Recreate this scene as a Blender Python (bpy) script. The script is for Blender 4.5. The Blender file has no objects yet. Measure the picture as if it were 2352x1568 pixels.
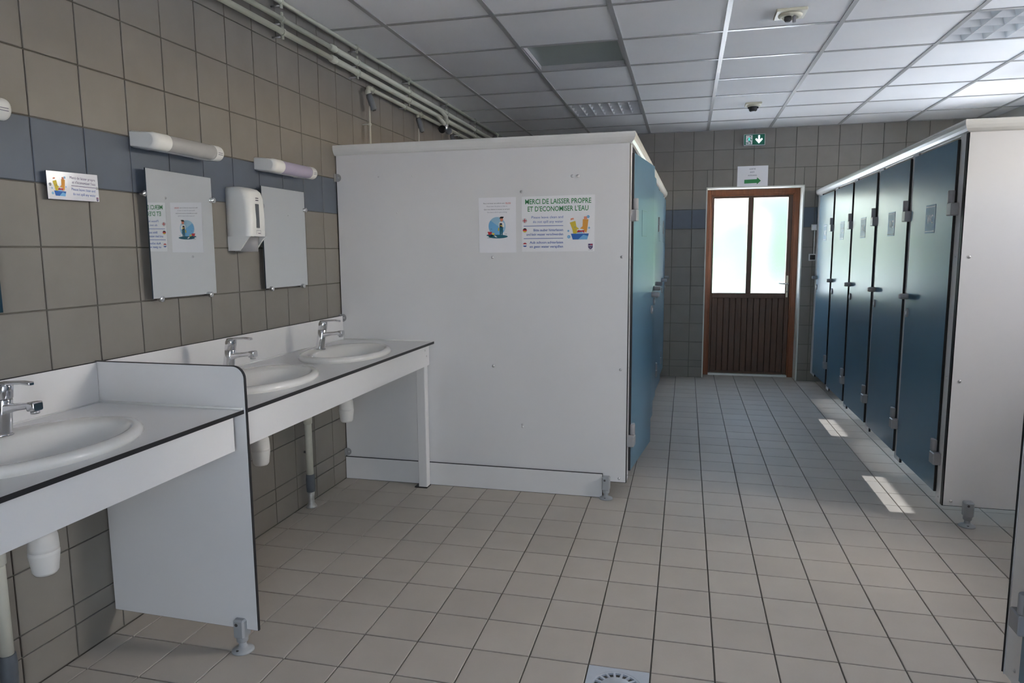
import bpy, math, random
from mathutils import Vector, Matrix

random.seed(7)
SC = bpy.context.scene
COL = SC.collection

# ------------------------------------------------------------------ camera
F_PX, IMG_W, IMG_H = 1602.15, 2352, 1568
CAM = Vector((1.9647, -1.0685, 1.3478))
YAW, PITCH, ROLL = 0.2440, -0.1276, -0.0076


def cam_axes():
    cy, sy, cp, sp = math.cos(YAW), math.sin(YAW), math.cos(PITCH), math.sin(PITCH)
    f = Vector((-sy * cp, cy * cp, sp))
    r = Vector((cy, sy, 0))
    u = r.cross(f)
    r2 = r * math.cos(ROLL) + u * math.sin(ROLL)
    u2 = u * math.cos(ROLL) - r * math.sin(ROLL)
    return r2, u2, f


_r, _u, _f = cam_axes()
cam_data = bpy.data.cameras.new('camera')
cam_data.sensor_fit = 'HORIZONTAL'
cam_data.sensor_width = 36.0
cam_data.lens = 36.0 * F_PX / IMG_W
cam_data.clip_start = 0.02
cam_data.clip_end = 300
cam = bpy.data.objects.new('camera', cam_data)
COL.objects.link(cam)
cam.matrix_world = Matrix(((_r.x, _u.x, -_f.x, CAM.x), (_r.y, _u.y, -_f.y, CAM.y), (_r.z, _u.z, -_f.z, CAM.z), (0, 0, 0, 1)))
SC.camera = cam

# ------------------------------------------------------------------ world, sun, exposure
world = bpy.data.worlds.new('sky')
SC.world = world
world.use_nodes = True
wn = world.node_tree
wn.nodes.clear()
sky = wn.nodes.new('ShaderNodeTexSky')
sky.sky_type = 'NISHITA'
sky.sun_disc = False
sky.sun_elevation = math.radians(33)
sky.sun_rotation = math.radians(90)
sky.dust_density = 2.5
bg = wn.nodes.new('ShaderNodeBackground')
bg.inputs['Strength'].default_value = 0.34
wo = wn.nodes.new('ShaderNodeOutputWorld')
bw = wn.nodes.new('ShaderNodeRGBToBW')
mixc = wn.nodes.new('ShaderNodeMixRGB')
mixc.inputs['Fac'].default_value = 0.30
wn.links.new(sky.outputs[0], bw.inputs[0])
wn.links.new(sky.outputs[0], mixc.inputs['Color1'])
wn.links.new(bw.outputs[0], mixc.inputs['Color2'])
wn.links.new(mixc.outputs[0], bg.inputs['Color'])
wn.links.new(bg.outputs[0], wo.inputs['Surface'])

sun_data = bpy.data.lights.new('sun_offscreen', 'SUN')
sun_data.energy = 5.0
sun_data.angle = math.radians(0.6)
sun_data.color = (0.95, 0.975, 1.0)
sun = bpy.data.objects.new('sun_offscreen', sun_data)
COL.objects.link(sun)
sun.rotation_euler = (Vector((-0.838, 0.0, -0.545))).to_track_quat('-Z', 'Y').to_euler()

SC.view_settings.view_transform = 'Standard'
SC.view_settings.look = 'None'
SC.view_settings.gamma = 1.0
SC.view_settings.use_curve_mapping = False
SC.view_settings.exposure = 3.25
SC.cycles.max_bounces = 12
SC.cycles.diffuse_bounces = 7
SC.cycles.transmission_bounces = 8
SC.cycles.transparent_max_bounces = 8
SC.cycles.sample_clamp_indirect = 6.0

# room numbers (metres)
XR, YB, YF, ZC = 4.75, 6.562, -2.6, 2.565   # side wall, exit wall, wall behind the camera, ceiling
TP = 0.1985                                  # wall tile pitch
ZB = 1.5729                                  # bottom of the blue tile row

# openings of the side wall: (y0, y1, z0, z1)
SIDE_OPENINGS = [(1.50, 2.54, 1.65, 2.40), (2.72, 3.42, 1.05, 2.40), (3.48, 4.20, 1.60, 2.40), (4.26, 4.88, 1.05, 2.40), (4.94, 5.65, 1.60, 2.40)]
REAR_OPENINGS = [(2.05, 2.90, 0.05, 2.2)]     # of the wall behind the camera: (x0, x1, z0, z1)


def portal(name, loc, direction, sx, sy):
    d = bpy.data.lights.new(name, 'AREA')
    d.shape = 'RECTANGLE'
    d.size, d.size_y = sx, sy
    d.cycles.is_portal = True
    o = bpy.data.objects.new(name, d)
    COL.objects.link(o)
    o.location = loc
    o.rotation_euler = Vector(direction).to_track_quat('-Z', 'Y').to_euler()
    return o


for (a, b, c, d) in SIDE_OPENINGS:
    portal('side_window_daylight_%d_offscreen' % SIDE_OPENINGS.index((a, b, c, d)), (XR + 0.22, (a + b) / 2, (c + d) / 2), (-1, 0, 0), b - a, d - c)
for (a, b, c, d) in REAR_OPENINGS:
    portal('rear_window_daylight_offscreen', ((a + b) / 2, YF - 0.22, (c + d) / 2), (0, 1, 0), b - a, d - c)


# ------------------------------------------------------------------ materials
def srgb(r, g, b):
    def c(v):
        v /= 255.0
        return v / 12.92 if v <= 0.04045 else ((v + 0.055) / 1.055) ** 2.4
    return (c(r), c(g), c(b), 1)


MATS = {}


def mat(name, color, rough=0.5, metal=0.0, noise=0.0, scale=20.0, bump=0.0, bump_scale=200.0, rand=0.0, coat=0.0, spec=0.5, trans=0.0, ior=1.45, emit=None, emit_s=0.0):
    """A principled material with procedural colour variation, per-object variation and fine relief."""
    m = bpy.data.materials.new(name)
    m.use_nodes = True
    nt = m.node_tree
    p = nt.nodes['Principled BSDF']
    col = tuple(color) if len(color) == 4 else (*color, 1)
    p.inputs['Base Color'].default_value = col
    p.inputs['Roughness'].default_value = rough
    p.inputs['Metallic'].default_value = metal
    p.inputs['Specular IOR Level'].default_value = spec
    p.inputs['Coat Weight'].default_value = coat
    p.inputs['Coat Roughness'].default_value = 0.06
    p.inputs['Transmission Weight'].default_value = trans
    p.inputs['IOR'].default_value = ior
    if emit:
        p.inputs['Emission Color'].default_value = emit
        p.inputs['Emission Strength'].default_value = emit_s
    tc = nt.nodes.new('ShaderNodeTexCoord')
    geo = nt.nodes.new('ShaderNodeNewGeometry')
    if noise or rand:
        n = nt.nodes.new('ShaderNodeTexNoise')
        n.inputs['Scale'].default_value = scale
        n.inputs['Detail'].default_value = 4
        nt.links.new(geo.outputs['Position'], n.inputs['Vector'])
        mr = nt.nodes.new('ShaderNodeMapRange')
        mr.inputs['To Min'].default_value = 1 - noise
        mr.inputs['To Max'].default_value = 1 + noise
        nt.links.new(n.outputs['Fac'], mr.inputs['Value'])
        out = mr.outputs[0]
        if rand:
            oi = nt.nodes.new('ShaderNodeObjectInfo')
            mr2 = nt.nodes.new('ShaderNodeMapRange')
            mr2.inputs['To Min'].default_value = 1 - rand
            mr2.inputs['To Max'].default_value = 1 + rand
            nt.links.new(oi.outputs['Random'], mr2.inputs['Value'])
            mu = nt.nodes.new('ShaderNodeMath')
            mu.operation = 'MULTIPLY'
            nt.links.new(out, mu.inputs[0])
            nt.links.new(mr2.outputs[0], mu.inputs[1])
            out = mu.outputs[0]
        vm = nt.nodes.new('ShaderNodeVectorMath')
        vm.operation = 'SCALE'
        vm.inputs[0].default_value = col[:3]
        nt.links.new(out, vm.inputs['Scale'])
        nt.links.new(vm.outputs[0], p.inputs['Base Color'])
    if bump:
        n2 = nt.nodes.new('ShaderNodeTexNoise')
        n2.inputs['Scale'].default_value = bump_scale
        n2.inputs['Detail'].default_value = 3
        nt.links.new(geo.outputs['Position'], n2.inputs['Vector'])
        b = nt.nodes.new('ShaderNodeBump')
        b.inputs['Strength'].default_value = bump
        b.inputs['Distance'].default_value = 0.002
        nt.links.new(n2.outputs['Fac'], b.inputs['Height'])
        nt.links.new(b.outputs[0], p.inputs['Normal'])
    MATS[name] = m
    return m


M = mat
M('tile_beige', (0.235, 0.220, 0.200), 0.42, noise=0.10, scale=9, rand=0.035, bump=0.05, bump_scale=60)
M('tile_blue', (0.105, 0.128, 0.168), 0.38, noise=0.10, scale=9, rand=0.03, bump=0.05, bump_scale=60)
M('tile_floor', (0.47, 0.435, 0.39), 0.58, noise=0.08, scale=6, rand=0.04, bump=0.08, bump_scale=90, spec=0.35)
M('grout', (0.145, 0.135, 0.118), 0.85, noise=0.25, scale=12)
M('grout_blue', (0.118, 0.13, 0.15), 0.85, noise=0.2, scale=12)
M('plaster', (0.60, 0.58, 0.54), 0.8, noise=0.06, scale=5, bump=0.1)
M('white_laminate', (0.77, 0.77, 0.78), 0.38, noise=0.03, scale=3, bump=0.04, bump_scale=500)
M('black_core', (0.018, 0.018, 0.022), 0.45)
M('blue_laminate', (0.092, 0.200, 0.290), 0.30, noise=0.04, scale=5, bump=0.04, bump_scale=500)
M('rail_white', (0.78, 0.78, 0.76), 0.22)
M('grey_plastic', (0.33, 0.33, 0.345), 0.40, noise=0.05, scale=30)
M('foot_grey', (0.36, 0.38, 0.40), 0.42, noise=0.06, scale=30)
M('steel', (0.62, 0.62, 0.63), 0.28, metal=1.0)
M('chrome', (0.78, 0.78, 0.80), 0.10, metal=1.0)
M('dark_metal', (0.10, 0.10, 0.10), 0.5, metal=0.6)
M('ceramic', (0.80, 0.79, 0.77), 0.10, coat=0.5)
M('white_plastic', (0.78, 0.79, 0.78), 0.32)
M('trap_plastic', (0.80, 0.79, 0.77), 0.35)
M('pipe_paint', (0.56, 0.57, 0.48), 0.38, noise=0.06, scale=20)
M('pvc_cream', (0.62, 0.62, 0.55), 0.38, noise=0.05, scale=20)
M('tape_grey', (0.10, 0.115, 0.135), 0.55, noise=0.1, scale=40)
M('old_foil', (0.45, 0.45, 0.44), 0.4, noise=0.4, scale=60, metal=0.5)
M('shower_grey', (0.17, 0.185, 0.20), 0.38)
M('black_plastic', (0.012, 0.012, 0.014), 0.4)
M('mirror_glass', (0.90, 0.92, 0.91), 0.015, metal=1.0)
M('mirror_edge', (0.03, 0.05, 0.07), 0.3)
M('ceiling_tile', (0.88, 0.88, 0.89), 0.85, noise=0.03, scale=4, rand=0.02, bump=0.25, bump_scale=420)
M('ceiling_grid', (0.40, 0.40, 0.40), 0.34, noise=0.04, scale=8)
M('ceiling_void', (0.10, 0.10, 0.10), 0.9)
M('opal_panel', (0.42, 0.47, 0.44), 0.25, noise=0.04, scale=6)
M('louvre_white', (0.74, 0.75, 0.77), 0.30)
M('diffuser_clear', (0.42, 0.42, 0.42), 0.30, noise=0.06, scale=30, coat=0.3)
M('diffuser_violet', (0.40, 0.37, 0.50), 0.32, noise=0.06, scale=30)
M('paper', (0.88, 0.88, 0.92), 0.55)
M('poster_white', (0.90, 0.90, 0.92), 0.35)
M('sign_film', (0.72, 0.72, 0.78), 0.14, coat=0.6, bump=0.25, bump_scale=140)
M('print_green', srgb(52, 140, 82), 0.5)
M('print_blue', srgb(58, 100, 180), 0.5)
M('print_dark', srgb(60, 60, 75), 0.5)
M('print_grey', srgb(135, 135, 150), 0.5)
M('print_red', srgb(200, 50, 60), 0.5)
M('print_black', (0.01, 0.01, 0.01), 0.5)
M('print_yellow', srgb(225, 200, 70), 0.5)
M('print_orange', srgb(232, 165, 70), 0.5)
M('print_skin', srgb(232, 150, 120), 0.5)
M('print_teal', srgb(35, 105, 125), 0.5)
M('print_navy', srgb(40, 50, 75), 0.5)
M('print_sky', srgb(120, 185, 230), 0.5)
M('print_pale_sky', srgb(165, 205, 228), 0.5)
M('print_tub', srgb(50, 110, 190), 0.5)
M('print_purple', srgb(80, 60, 115), 0.5)
M('print_white', (0.86, 0.86, 0.86), 0.45)
M('plate_blue', (0.05, 0.15, 0.31), 0.42, spec=0.3)
M('plate_pale', (0.42, 0.52, 0.52), 0.25)
M('sign_green', (0.0, 0.16, 0.09), 0.35)
M('sign_lit_white', (0.8, 0.82, 0.85), 0.4, emit=(0.80, 0.92, 1.0, 1), emit_s=0.12)
M('sign_lit_green', (0.02, 0.3, 0.25), 0.4, emit=(0.10, 0.75, 0.65, 1), emit_s=0.10)
M('cream_plastic', (0.66, 0.63, 0.50), 0.40, noise=0.05, scale=20)
M('wood_trim_white', (0.74, 0.75, 0.70), 0.45)
M('gravel', (0.76, 0.77, 0.80), 0.9, noise=0.18, scale=3)
M('lawn', (0.20, 0.34, 0.14), 0.9, noise=0.3, scale=2)
M('leaf_green', (0.045, 0.100, 0.048), 0.7, noise=0.35, scale=3)
M('aluminium', (0.60, 0.61, 0.62), 0.35, metal=0.9)
M('drain_grey', (0.50, 0.55, 0.62), 0.35, noise=0.05, scale=25)


def wood(name, base, dark, rough=0.42, scale=(7, 7, 0.7)):
    m = bpy.data.materials.new(name)
    m.use_nodes = True
    nt = m.node_tree
    p = nt.nodes['Principled BSDF']
    geo = nt.nodes.new('ShaderNodeNewGeometry')
    mp = nt.nodes.new('ShaderNodeMapping')
    mp.inputs['Scale'].default_value = scale
    nz = nt.nodes.new('ShaderNodeTexNoise')
    nz.inputs['Scale'].default_value = 9
    nz.inputs['Detail'].default_value = 6
    nz.inputs['Roughness'].default_value = 0.65
    cr = nt.nodes.new('ShaderNodeValToRGB')
    cr.color_ramp.elements[0].position = 0.32
    cr.color_ramp.elements[0].color = (*dark, 1)
    cr.color_ramp.elements[1].position = 0.70
    cr.color_ramp.elements[1].color = (*base, 1)
    nt.links.new(geo.outputs['Position'], mp.inputs['Vector'])
    nt.links.new(mp.outputs[0], nz.inputs['Vector'])
    nt.links.new(nz.outputs['Fac'], cr.inputs['Fac'])
    nt.links.new(cr.outputs[0], p.inputs['Base Color'])
    p.inputs['Roughness'].default_value = rough
    MATS[name] = m


wood('wood_frame', (0.27, 0.085, 0.026), (0.18, 0.052, 0.016))
wood('wood_board', (0.115, 0.052, 0.028), (0.070, 0.031, 0.017))


def glass_mat(name, color, rough):
    m = bpy.data.materials.new(name)
    m.use_nodes = True
    nt = m.node_tree
    nt.nodes.clear()
    out = nt.nodes.new('ShaderNodeOutputMaterial')
    p = nt.nodes.new('ShaderNodeBsdfPrincipled')
    p.inputs['Base Color'].default_value = (*color, 1)
    p.inputs['Transmission Weight'].default_value = 1.0
    p.inputs['IOR'].default_value = 1.45
    geo = nt.nodes.new('ShaderNodeNewGeometry')
    nz = nt.nodes.new('ShaderNodeTexNoise')
    nz.inputs['Scale'].default_value = 40
    nt.links.new(geo.outputs['Position'], nz.inputs['Vector'])
    mr = nt.nodes.new('ShaderNodeMapRange')
    mr.inputs['To Min'].default_value = rough * 0.9
    mr.inputs['To Max'].default_value = rough * 1.1
    nt.links.new(nz.outputs['Fac'], mr.inputs['Value'])
    nt.links.new(mr.outputs[0], p.inputs['Roughness'])
    nt.links.new(p.outputs[0], out.inputs['Surface'])
    MATS[name] = m


glass_mat('frosted_glass', (0.97, 1.0, 0.98), 0.155)


def clear_pane_mat(name, tint=1.0):
    m = bpy.data.materials.new(name)
    m.use_nodes = True
    nt = m.node_tree
    nt.nodes.clear()
    out = nt.nodes.new('ShaderNodeOutputMaterial')
    tr = nt.nodes.new('ShaderNodeBsdfTransparent')
    tr.inputs[0].default_value = (tint, tint, tint, 1)
    gl = nt.nodes.new('ShaderNodeBsdfGlossy')
    gl.inputs['Roughness'].default_value = 0.02
    fr = nt.nodes.new('ShaderNodeFresnel')
    fr.inputs['IOR'].default_value = 1.3
    mx = nt.nodes.new('ShaderNodeMixShader')
    nt.links.new(fr.outputs[0], mx.inputs[0])
    nt.links.new(tr.outputs[0], mx.inputs[1])
    nt.links.new(gl.outputs[0], mx.inputs[2])
    nt.links.new(mx.outputs[0], out.inputs['Surface'])
    MATS[name] = m


clear_pane_mat('clear_pane', 0.95)
clear_pane_mat('sun_dimming_pane', 0.32)  # tint added to weaken the sun through two unseen WC windows


# ------------------------------------------------------------------ mesh building
class MB:
    """Collects faces with material names; build() links them as one mesh object."""

    def __init__(s):
        s.v, s.f, s.m, s.mats = [], [], [], []
        s.sm = []

    def mi(s, name):
        if name not in s.mats:
            s.mats.append(name)
        return s.mats.index(name)

    def face(s, pts, mat, smooth=False):
        b = len(s.v)
        s.v.extend(tuple(p) for p in pts)
        s.f.append(tuple(range(b, b + len(pts))))
        s.m.append(s.mi(mat))
        s.sm.append(smooth)

    def faces(s, verts, faces, mat, smooth=False):
        b = len(s.v)
        s.v.extend(tuple(p) for p in verts)
        i = s.mi(mat)
        for f in faces:
            s.f.append(tuple(b + k for k in f))
            s.m.append(i)
            s.sm.append(smooth)

    def box(s, x0, x1, y0, y1, z0, z1, mat):
        v = [(x, y, z) for z in (z0, z1) for y in (y0, y1) for x in (x0, x1)]
        s.faces(v, [(0, 2, 3, 1), (4, 5, 7, 6), (0, 1, 5, 4), (2, 6, 7, 3), (0, 4, 6, 2), (1, 3, 7, 5)], mat)

    def cbox(s, x0, x1, y0, y1, z0, z1, c, mat):
        """box with chamfered edges all round"""
        x0, x1 = min(x0, x1), max(x0, x1)
        y0, y1 = min(y0, y1), max(y0, y1)
        idx, v = {}, []
        for sx in (0, 1):
            for sy in (0, 1):
                for sz in (0, 1):
                    X, Y, Z = (x0, x1)[sx], (y0, y1)[sy], (z0, z1)[sz]
                    ix, iy, iz = X + (c, -c)[sx], Y + (c, -c)[sy], Z + (c, -c)[sz]
                    for a, p in (('x', (X, iy, iz)), ('y', (ix, Y, iz)), ('z', (ix, iy, Z))):
                        idx[(sx, sy, sz, a)] = len(v)
                        v.append(p)
        fs = []
        for k in (0, 1):
            fs.append([idx[(k, a, b, 'x')] for a, b in ((0, 0), (0, 1), (1, 1), (1, 0))][::(1 if k == 0 else -1)])
            fs.append([idx[(a, k, b, 'y')] for a, b in ((0, 0), (1, 0), (1, 1), (0, 1))][::(1 if k == 0 else -1)])
            fs.append([idx[(a, b, k, 'z')] for a, b in ((0, 0), (0, 1), (1, 1), (1, 0))][::(1 if k == 0 else -1)])
        for a in (0, 1):
            for b in (0, 1):
                fs.append([idx[(a, b, 0, 'x')], idx[(a, b, 0, 'y')], idx[(a, b, 1, 'y')], idx[(a, b, 1, 'x')]])
                fs.append([idx[(a, 0, b, 'x')], idx[(a, 0, b, 'z')], idx[(a, 1, b, 'z')], idx[(a, 1, b, 'x')]])
                fs.append([idx[(0, a, b, 'y')], idx[(0, a, b, 'z')], idx[(1, a, b, 'z')], idx[(1, a, b, 'y')]])
                for d in (0, 1):
                    fs.append([idx[(a, b, d, t)] for t in 'xyz'])
        s.faces(v, fs, mat)

    def loft(s, rings, mat, closed=True, cap0=False, cap1=False, smooth=True):
        n = len(rings[0])
        v = [p for r in rings for p in r]
        fs = []
        for i in range(len(rings) - 1):
            for j in range(n if closed else n - 1):
                k = (j + 1) % n
                fs.append((i * n + j, i * n + k, (i + 1) * n + k, (i + 1) * n + j))
        s.faces(v, fs, mat, smooth)
        if cap0:
            s.face(rings[0][::-1], mat)
        if cap1:
            s.face(rings[-1], mat)

    def tube(s, path, r, mat, n=12, caps=True):
        """round tube along points; r a number or one radius per point"""
        pts = [Vector(p) for p in path]
        rs = r if isinstance(r, (list, tuple)) else [r] * len(pts)
        rings, prev = [], None
        for i, p in enumerate(pts):
            if i == 0:
                t = pts[1] - p
            elif i == len(pts) - 1:
                t = p - pts[-2]
            else:
                t = (pts[i + 1] - p).normalized() + (p - pts[i - 1]).normalized()
            t.normalize()
            if prev is None:
                a = Vector((0, 0, 1)) if abs(t.z) < 0.9 else Vector((1, 0, 0))
                u = t.cross(a).normalized()
            else:
                u = (prev - t * prev.dot(t)).normalized()
            prev = u
            w = t.cross(u)
            rings.append([tuple(p + (u * math.cos(2 * math.pi * k / n) + w * math.sin(2 * math.pi * k / n)) * rs[i]) for k in range(n)])
        s.loft(rings, mat, cap0=caps, cap1=caps)

    def lathe(s, prof, c, mat, n=24, axis='z', caps=True):
        """prof: (radius, height) list around an axis through c"""
        rings = []
        for r, h in prof:
            ring = []
            for k in range(n):
                a = 2 * math.pi * k / n
                p = (r * math.cos(a), r * math.sin(a), h)
                if axis == 'x':
                    p = (h, r * math.cos(a), r * math.sin(a))
                elif axis == 'y':
                    p = (r * math.sin(a), h, r * math.cos(a))
                ring.append((c[0] + p[0], c[1] + p[1], c[2] + p[2]))
            rings.append(ring)
        s.loft(rings, mat, cap0=caps, cap1=caps)

    def panel(s, o, U, V, N, outline, t, face_mat, edge_mat='black_core', c=0.003, back=True):
        """board of thickness t with chamfered core edge; outline is a convex ccw list of (u, v); front face at o + N*t"""
        o, U, V, N = Vector(o), Vector(U), Vector(V), Vector(N)
        ins = inset(outline, c)
        P = lambda uv, n: tuple(o + U * uv[0] + V * uv[1] + N * n)
        n = len(outline)
        s.face([P(p, t) for p in ins], face_mat)
        s.face([P(p, 0) for p in ins][::-1], face_mat if back else edge_mat)
        rings = [[P(p, 0) for p in ins], [P(p, c) for p in outline], [P(p, t - c) for p in outline], [P(p, t) for p in ins]]
        v = [p for r in rings for p in r]
        fs = [(i * n + j, i * n + (j + 1) % n, (i + 1) * n + (j + 1) % n, (i + 1) * n + j) for i in range(3) for j in range(n)]
        s.faces(v, fs, edge_mat)

    def prism(s, outline, o, U, V, N, h, mat):
        """outline (u, v) extruded along N by h"""
        o, U, V, N = Vector(o), Vector(U), Vector(V), Vector(N)
        a = [tuple(o + U * u + V * w) for u, w in outline]
        b = [tuple(o + U * u + V * w + N * h) for u, w in outline]
        n = len(outline)
        s.face(a[::-1], mat)
        s.face(b, mat)
        s.faces(a + b, [(j, (j + 1) % n, n + (j + 1) % n, n + j) for j in range(n)], mat)

    def build(s, name, parent=None, loc=None, fix=True):
        me = bpy.data.meshes.new(name)
        me.from_pydata(s.v, [], s.f)
        for k in s.mats:
            me.materials.append(MATS[k])
        me.polygons.foreach_set('material_index', s.m)
        me.polygons.foreach_set('use_smooth', s.sm)
        if fix:
            import bmesh
            bm = bmesh.new()
            bm.from_mesh(me)
            bmesh.ops.remove_doubles(bm, verts=bm.verts, dist=1e-6)
            bmesh.ops.recalc_face_normals(bm, faces=bm.faces)
            bm.to_mesh(me)
            bm.free()
        me.update()
        return link(name, me, parent, loc)


def inset(poly, c):
    n, out = len(poly), []
    for i in range(n):
        p0, p, p1 = Vector(poly[i - 1]), Vector(poly[i]), Vector(poly[(i + 1) % n])
        d0, d1 = (p - p0).normalized(), (p1 - p).normalized()
        n0, n1 = Vector((-d0.y, d0.x)), Vector((-d1.y, d1.x))
        b = n0 + n1
        out.append(tuple(p + b * (c / max(0.3, (b.dot(n0))))))
    return out


def rect(w, h, u0=0.0, v0=0.0):
    return [(u0, v0), (u0 + w, v0), (u0 + w, v0 + h), (u0, v0 + h)]


def link(name, data, parent=None, loc=None):
    o = bpy.data.objects.new(name, data)
    COL.objects.link(o)
    if loc is not None:
        o.location = loc
    if parent is not None:
        o.parent = parent
    return o


def tag(o, label=None, cat=None, group=None, kind=None):
    if label:
        o['label'] = label
    if cat:
        o['category'] = cat
    if group:
        o['group'] = group
    if kind:
        o['kind'] = kind
    return o


def thing(name, label, cat, loc=(0, 0, 0), rz=0.0, group=None):
    o = link(name, None, None, loc)
    o.empty_display_size = 0.1
    o.rotation_euler = (0, 0, rz)
    return tag(o, label, cat, group)


def copy_tree(o, parent=None):
    c = o.copy()
    COL.objects.link(c)
    c.parent = parent
    for ch in [x for x in bpy.data.objects if x.parent == o]:
        copy_tree(ch, c)
    return c


def structure(o, label, cat):
    return tag(o, label, cat, None, 'structure')


X, Y, Z = Vector((1, 0, 0)), Vector((0, 1, 0)), Vector((0, 0, 1))

# ------------------------------------------------------------------ text
_txt_cache = {}


def text_polys(body, bold=False):
    """glyph outlines of a line of text as (verts2d, faces), height of capitals about 0.73"""
    if body in _txt_cache:
        return _txt_cache[body]
    cu = bpy.data.curves.new('lettering', 'FONT')
    cu.body = body
    cu.resolution_u = 2
    if bold:
        cu.offset = 0.012
    o = bpy.data.objects.new('lettering', cu)
    COL.objects.link(o)
    dg = bpy.context.evaluated_depsgraph_get()
    me = o.evaluated_get(dg).to_mesh()
    vs = [(v.co.x, v.co.y) for v in me.vertices]
    fs = [tuple(p.vertices) for p in me.polygons]
    o.evaluated_get(dg).to_mesh_clear()
    bpy.data.objects.remove(o)
    bpy.data.curves.remove(cu)
    _txt_cache[body] = (vs, fs)
    return vs, fs


class Print:
    """flat print on a sheet: unit frame o, U (across), V (up), N (out of the sheet)"""

    def __init__(s, o, U, V, N, base=0.0):
        s.o, s.U, s.V, s.N, s.mb, s.base = Vector(o), Vector(U), Vector(V), Vector(N), MB(), base

    def P(s, u, v, layer):
        return tuple(s.o + s.U * u + s.V * v + s.N * (s.base + 0.00025 * layer))

    def poly(s, pts, mat, layer=1):
        s.mb.face([s.P(u, v, layer) for u, v in pts], mat)

    def rect(s, u0, u1, v0, v1, mat, layer=1):
        s.poly([(u0, v0), (u1, v0), (u1, v1), (u0, v1)], mat, layer)

    def disc(s, u, v, r, mat, layer=1, n=24, a0=0, a1=360, ry=None):
        ry = ry or r
        pts = [(u + r * math.cos(math.radians(a0 + (a1 - a0) * k / n)), v + ry * math.sin(math.radians(a0 + (a1 - a0) * k / n))) for k in range(n + (0 if a1 - a0 == 360 else 1))]
        s.poly(pts, mat, layer)

    def text(s, body, u, v, w, h, mat, align='l', layer=2, bold=False):
        """line of text fitted into width w and capital height h with its baseline at v"""
        vs, fs = text_polys(body, bold)
        if not vs:
            return
        x0, x1 = min(p[0] for p in vs), max(p[0] for p in vs)
        sx = w / (x1 - x0)
        sy = h / 0.70
        off = {'l': 0, 'c': -w / 2, 'r': -w}[align]
        s.mb.faces([s.P(u + off + (p[0] - x0) * sx, v + p[1] * sy, layer) for p in vs], fs, mat)


# ================================================================== STRUCTURE
def tile_mesh(name, w, h, t, matname, c=0.0016):
    """one tile, back at z = 0, face at z = t, chamfered rim, centred"""
    mb = MB()
    o = [(-w / 2, -h / 2), (w / 2, -h / 2), (w / 2, h / 2), (-w / 2, h / 2)]
    i = inset(o, c)
    v = [(x, y, 0) for x, y in o] + [(x, y, t - c * 0.7) for x, y in o] + [(x, y, t) for x, y in i]
    f = [(8, 9, 10, 11)] + [(r * 4 + j, r * 4 + (j + 1) % 4, (r + 1) * 4 + (j + 1) % 4, (r + 1) * 4 + j) for r in (0, 1) for j in range(4)]
    mb.faces(v, f, matname)
    me = bpy.data.meshes.new(name)
    me.from_pydata(mb.v, [], mb.f)
    me.materials.append(MATS[matname])
    me.update()
    return me


_tile_cache = {}
GAP = 0.0048


def place_tile(parent, mat_world, w, h, matname, t=0.006):
    key = (round(w, 4), round(h, 4), matname)
    if key not in _tile_cache:
        _tile_cache[key] = tile_mesh('tile', w - GAP, h - GAP, t, matname)
    o = bpy.data.objects.new('tile', _tile_cache[key])
    COL.objects.link(o)
    o.parent = parent
    o.matrix_world = mat_world
    return o


def tile_field(parent, cells, frame, t=0.006):
    """the tiles out of view, joined: cells of (a0, a1, b0, b1, material)"""
    mb = MB()
    for a0, a1, b0, b1, mn in cells:
        g, c = GAP / 2, 0.0016
        o = [(a0 + g, b0 + g), (a1 - g, b0 + g), (a1 - g, b1 - g), (a0 + g, b1 - g)]
        i = inset(o, c)
        v = [frame(*p, 0) for p in o] + [frame(*p, t - c * 0.7) for p in o] + [frame(*p, t) for p in i]
        mb.faces(v, [(8, 9, 10, 11)] + [(r * 4 + j, r * 4 + (j + 1) % 4, (r + 1) * 4 + (j + 1) % 4, (r + 1) * 4 + j) for r in (0, 1) for j in range(4)], mn)
    if cells:
        o = mb.build('tile_field', parent, fix=False)
        tag(o, kind='stuff')


def in_view(p, margin=60):
    d = Vector(p) - CAM
    zz = d.dot(_f)
    if zz < 0.1:
        return False
    x, y = IMG_W / 2 + F_PX * d.dot(_r) / zz, IMG_H / 2 - F_PX * d.dot(_u) / zz
    return -margin < x < IMG_W + margin and -margin < y < IMG_H + margin


ROWS = [0.0, 0.113] + [ZB + TP * k for k in range(-7, 5)] + [ZC]


def row_mat(z0):
    return 'tile_blue' if abs(z0 - ZB) < 0.01 else 'tile_beige'


def edges(start, pitch, lo, hi):
    k = math.ceil((lo - start) / pitch + 1e-6)
    out = [lo]
    while start + pitch * k < hi - 1e-6:
        out.append(start + pitch * k)
        k += 1
    out.append(hi)
    if out[1] - out[0] < 0.012:
        del out[1]
    return out


# ---- left wall
mb = MB()
mb.box(-0.2, -0.006, YF - 0.2, YB + 0.25, -0.05, ZC + 0.2, 'grout')
mb.box(-0.0062, -0.0035, YF, YB, ZB + 0.001, ZB + TP - 0.001, 'grout_blue')
wall_left = mb.build('wall_left')
structure(wall_left, 'beige tiled wall with one blue tile row behind the washbasins', 'wall')
rest = []
ycols = edges(0.7196, TP, YF, YB)
for a0, a1 in zip(ycols, ycols[1:]):
    for b0, b1 in zip(ROWS, ROWS[1:]):
        am, bm_ = (a0 + a1) / 2, (b0 + b1) / 2
        seen = in_view((0, am, bm_)) and (am < 2.66 or bm_ > 1.42 + 0.115 * (am - 2.66))
        if seen:
            place_tile(wall_left, Matrix(((0, 0, 1, -0.006), (1, 0, 0, am), (0, 1, 0, bm_), (0, 0, 0, 1))), a1 - a0, b1 - b0, row_mat(b0))
        else:
            rest.append((a0, a1, b0, b1, row_mat(b0)))
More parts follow.
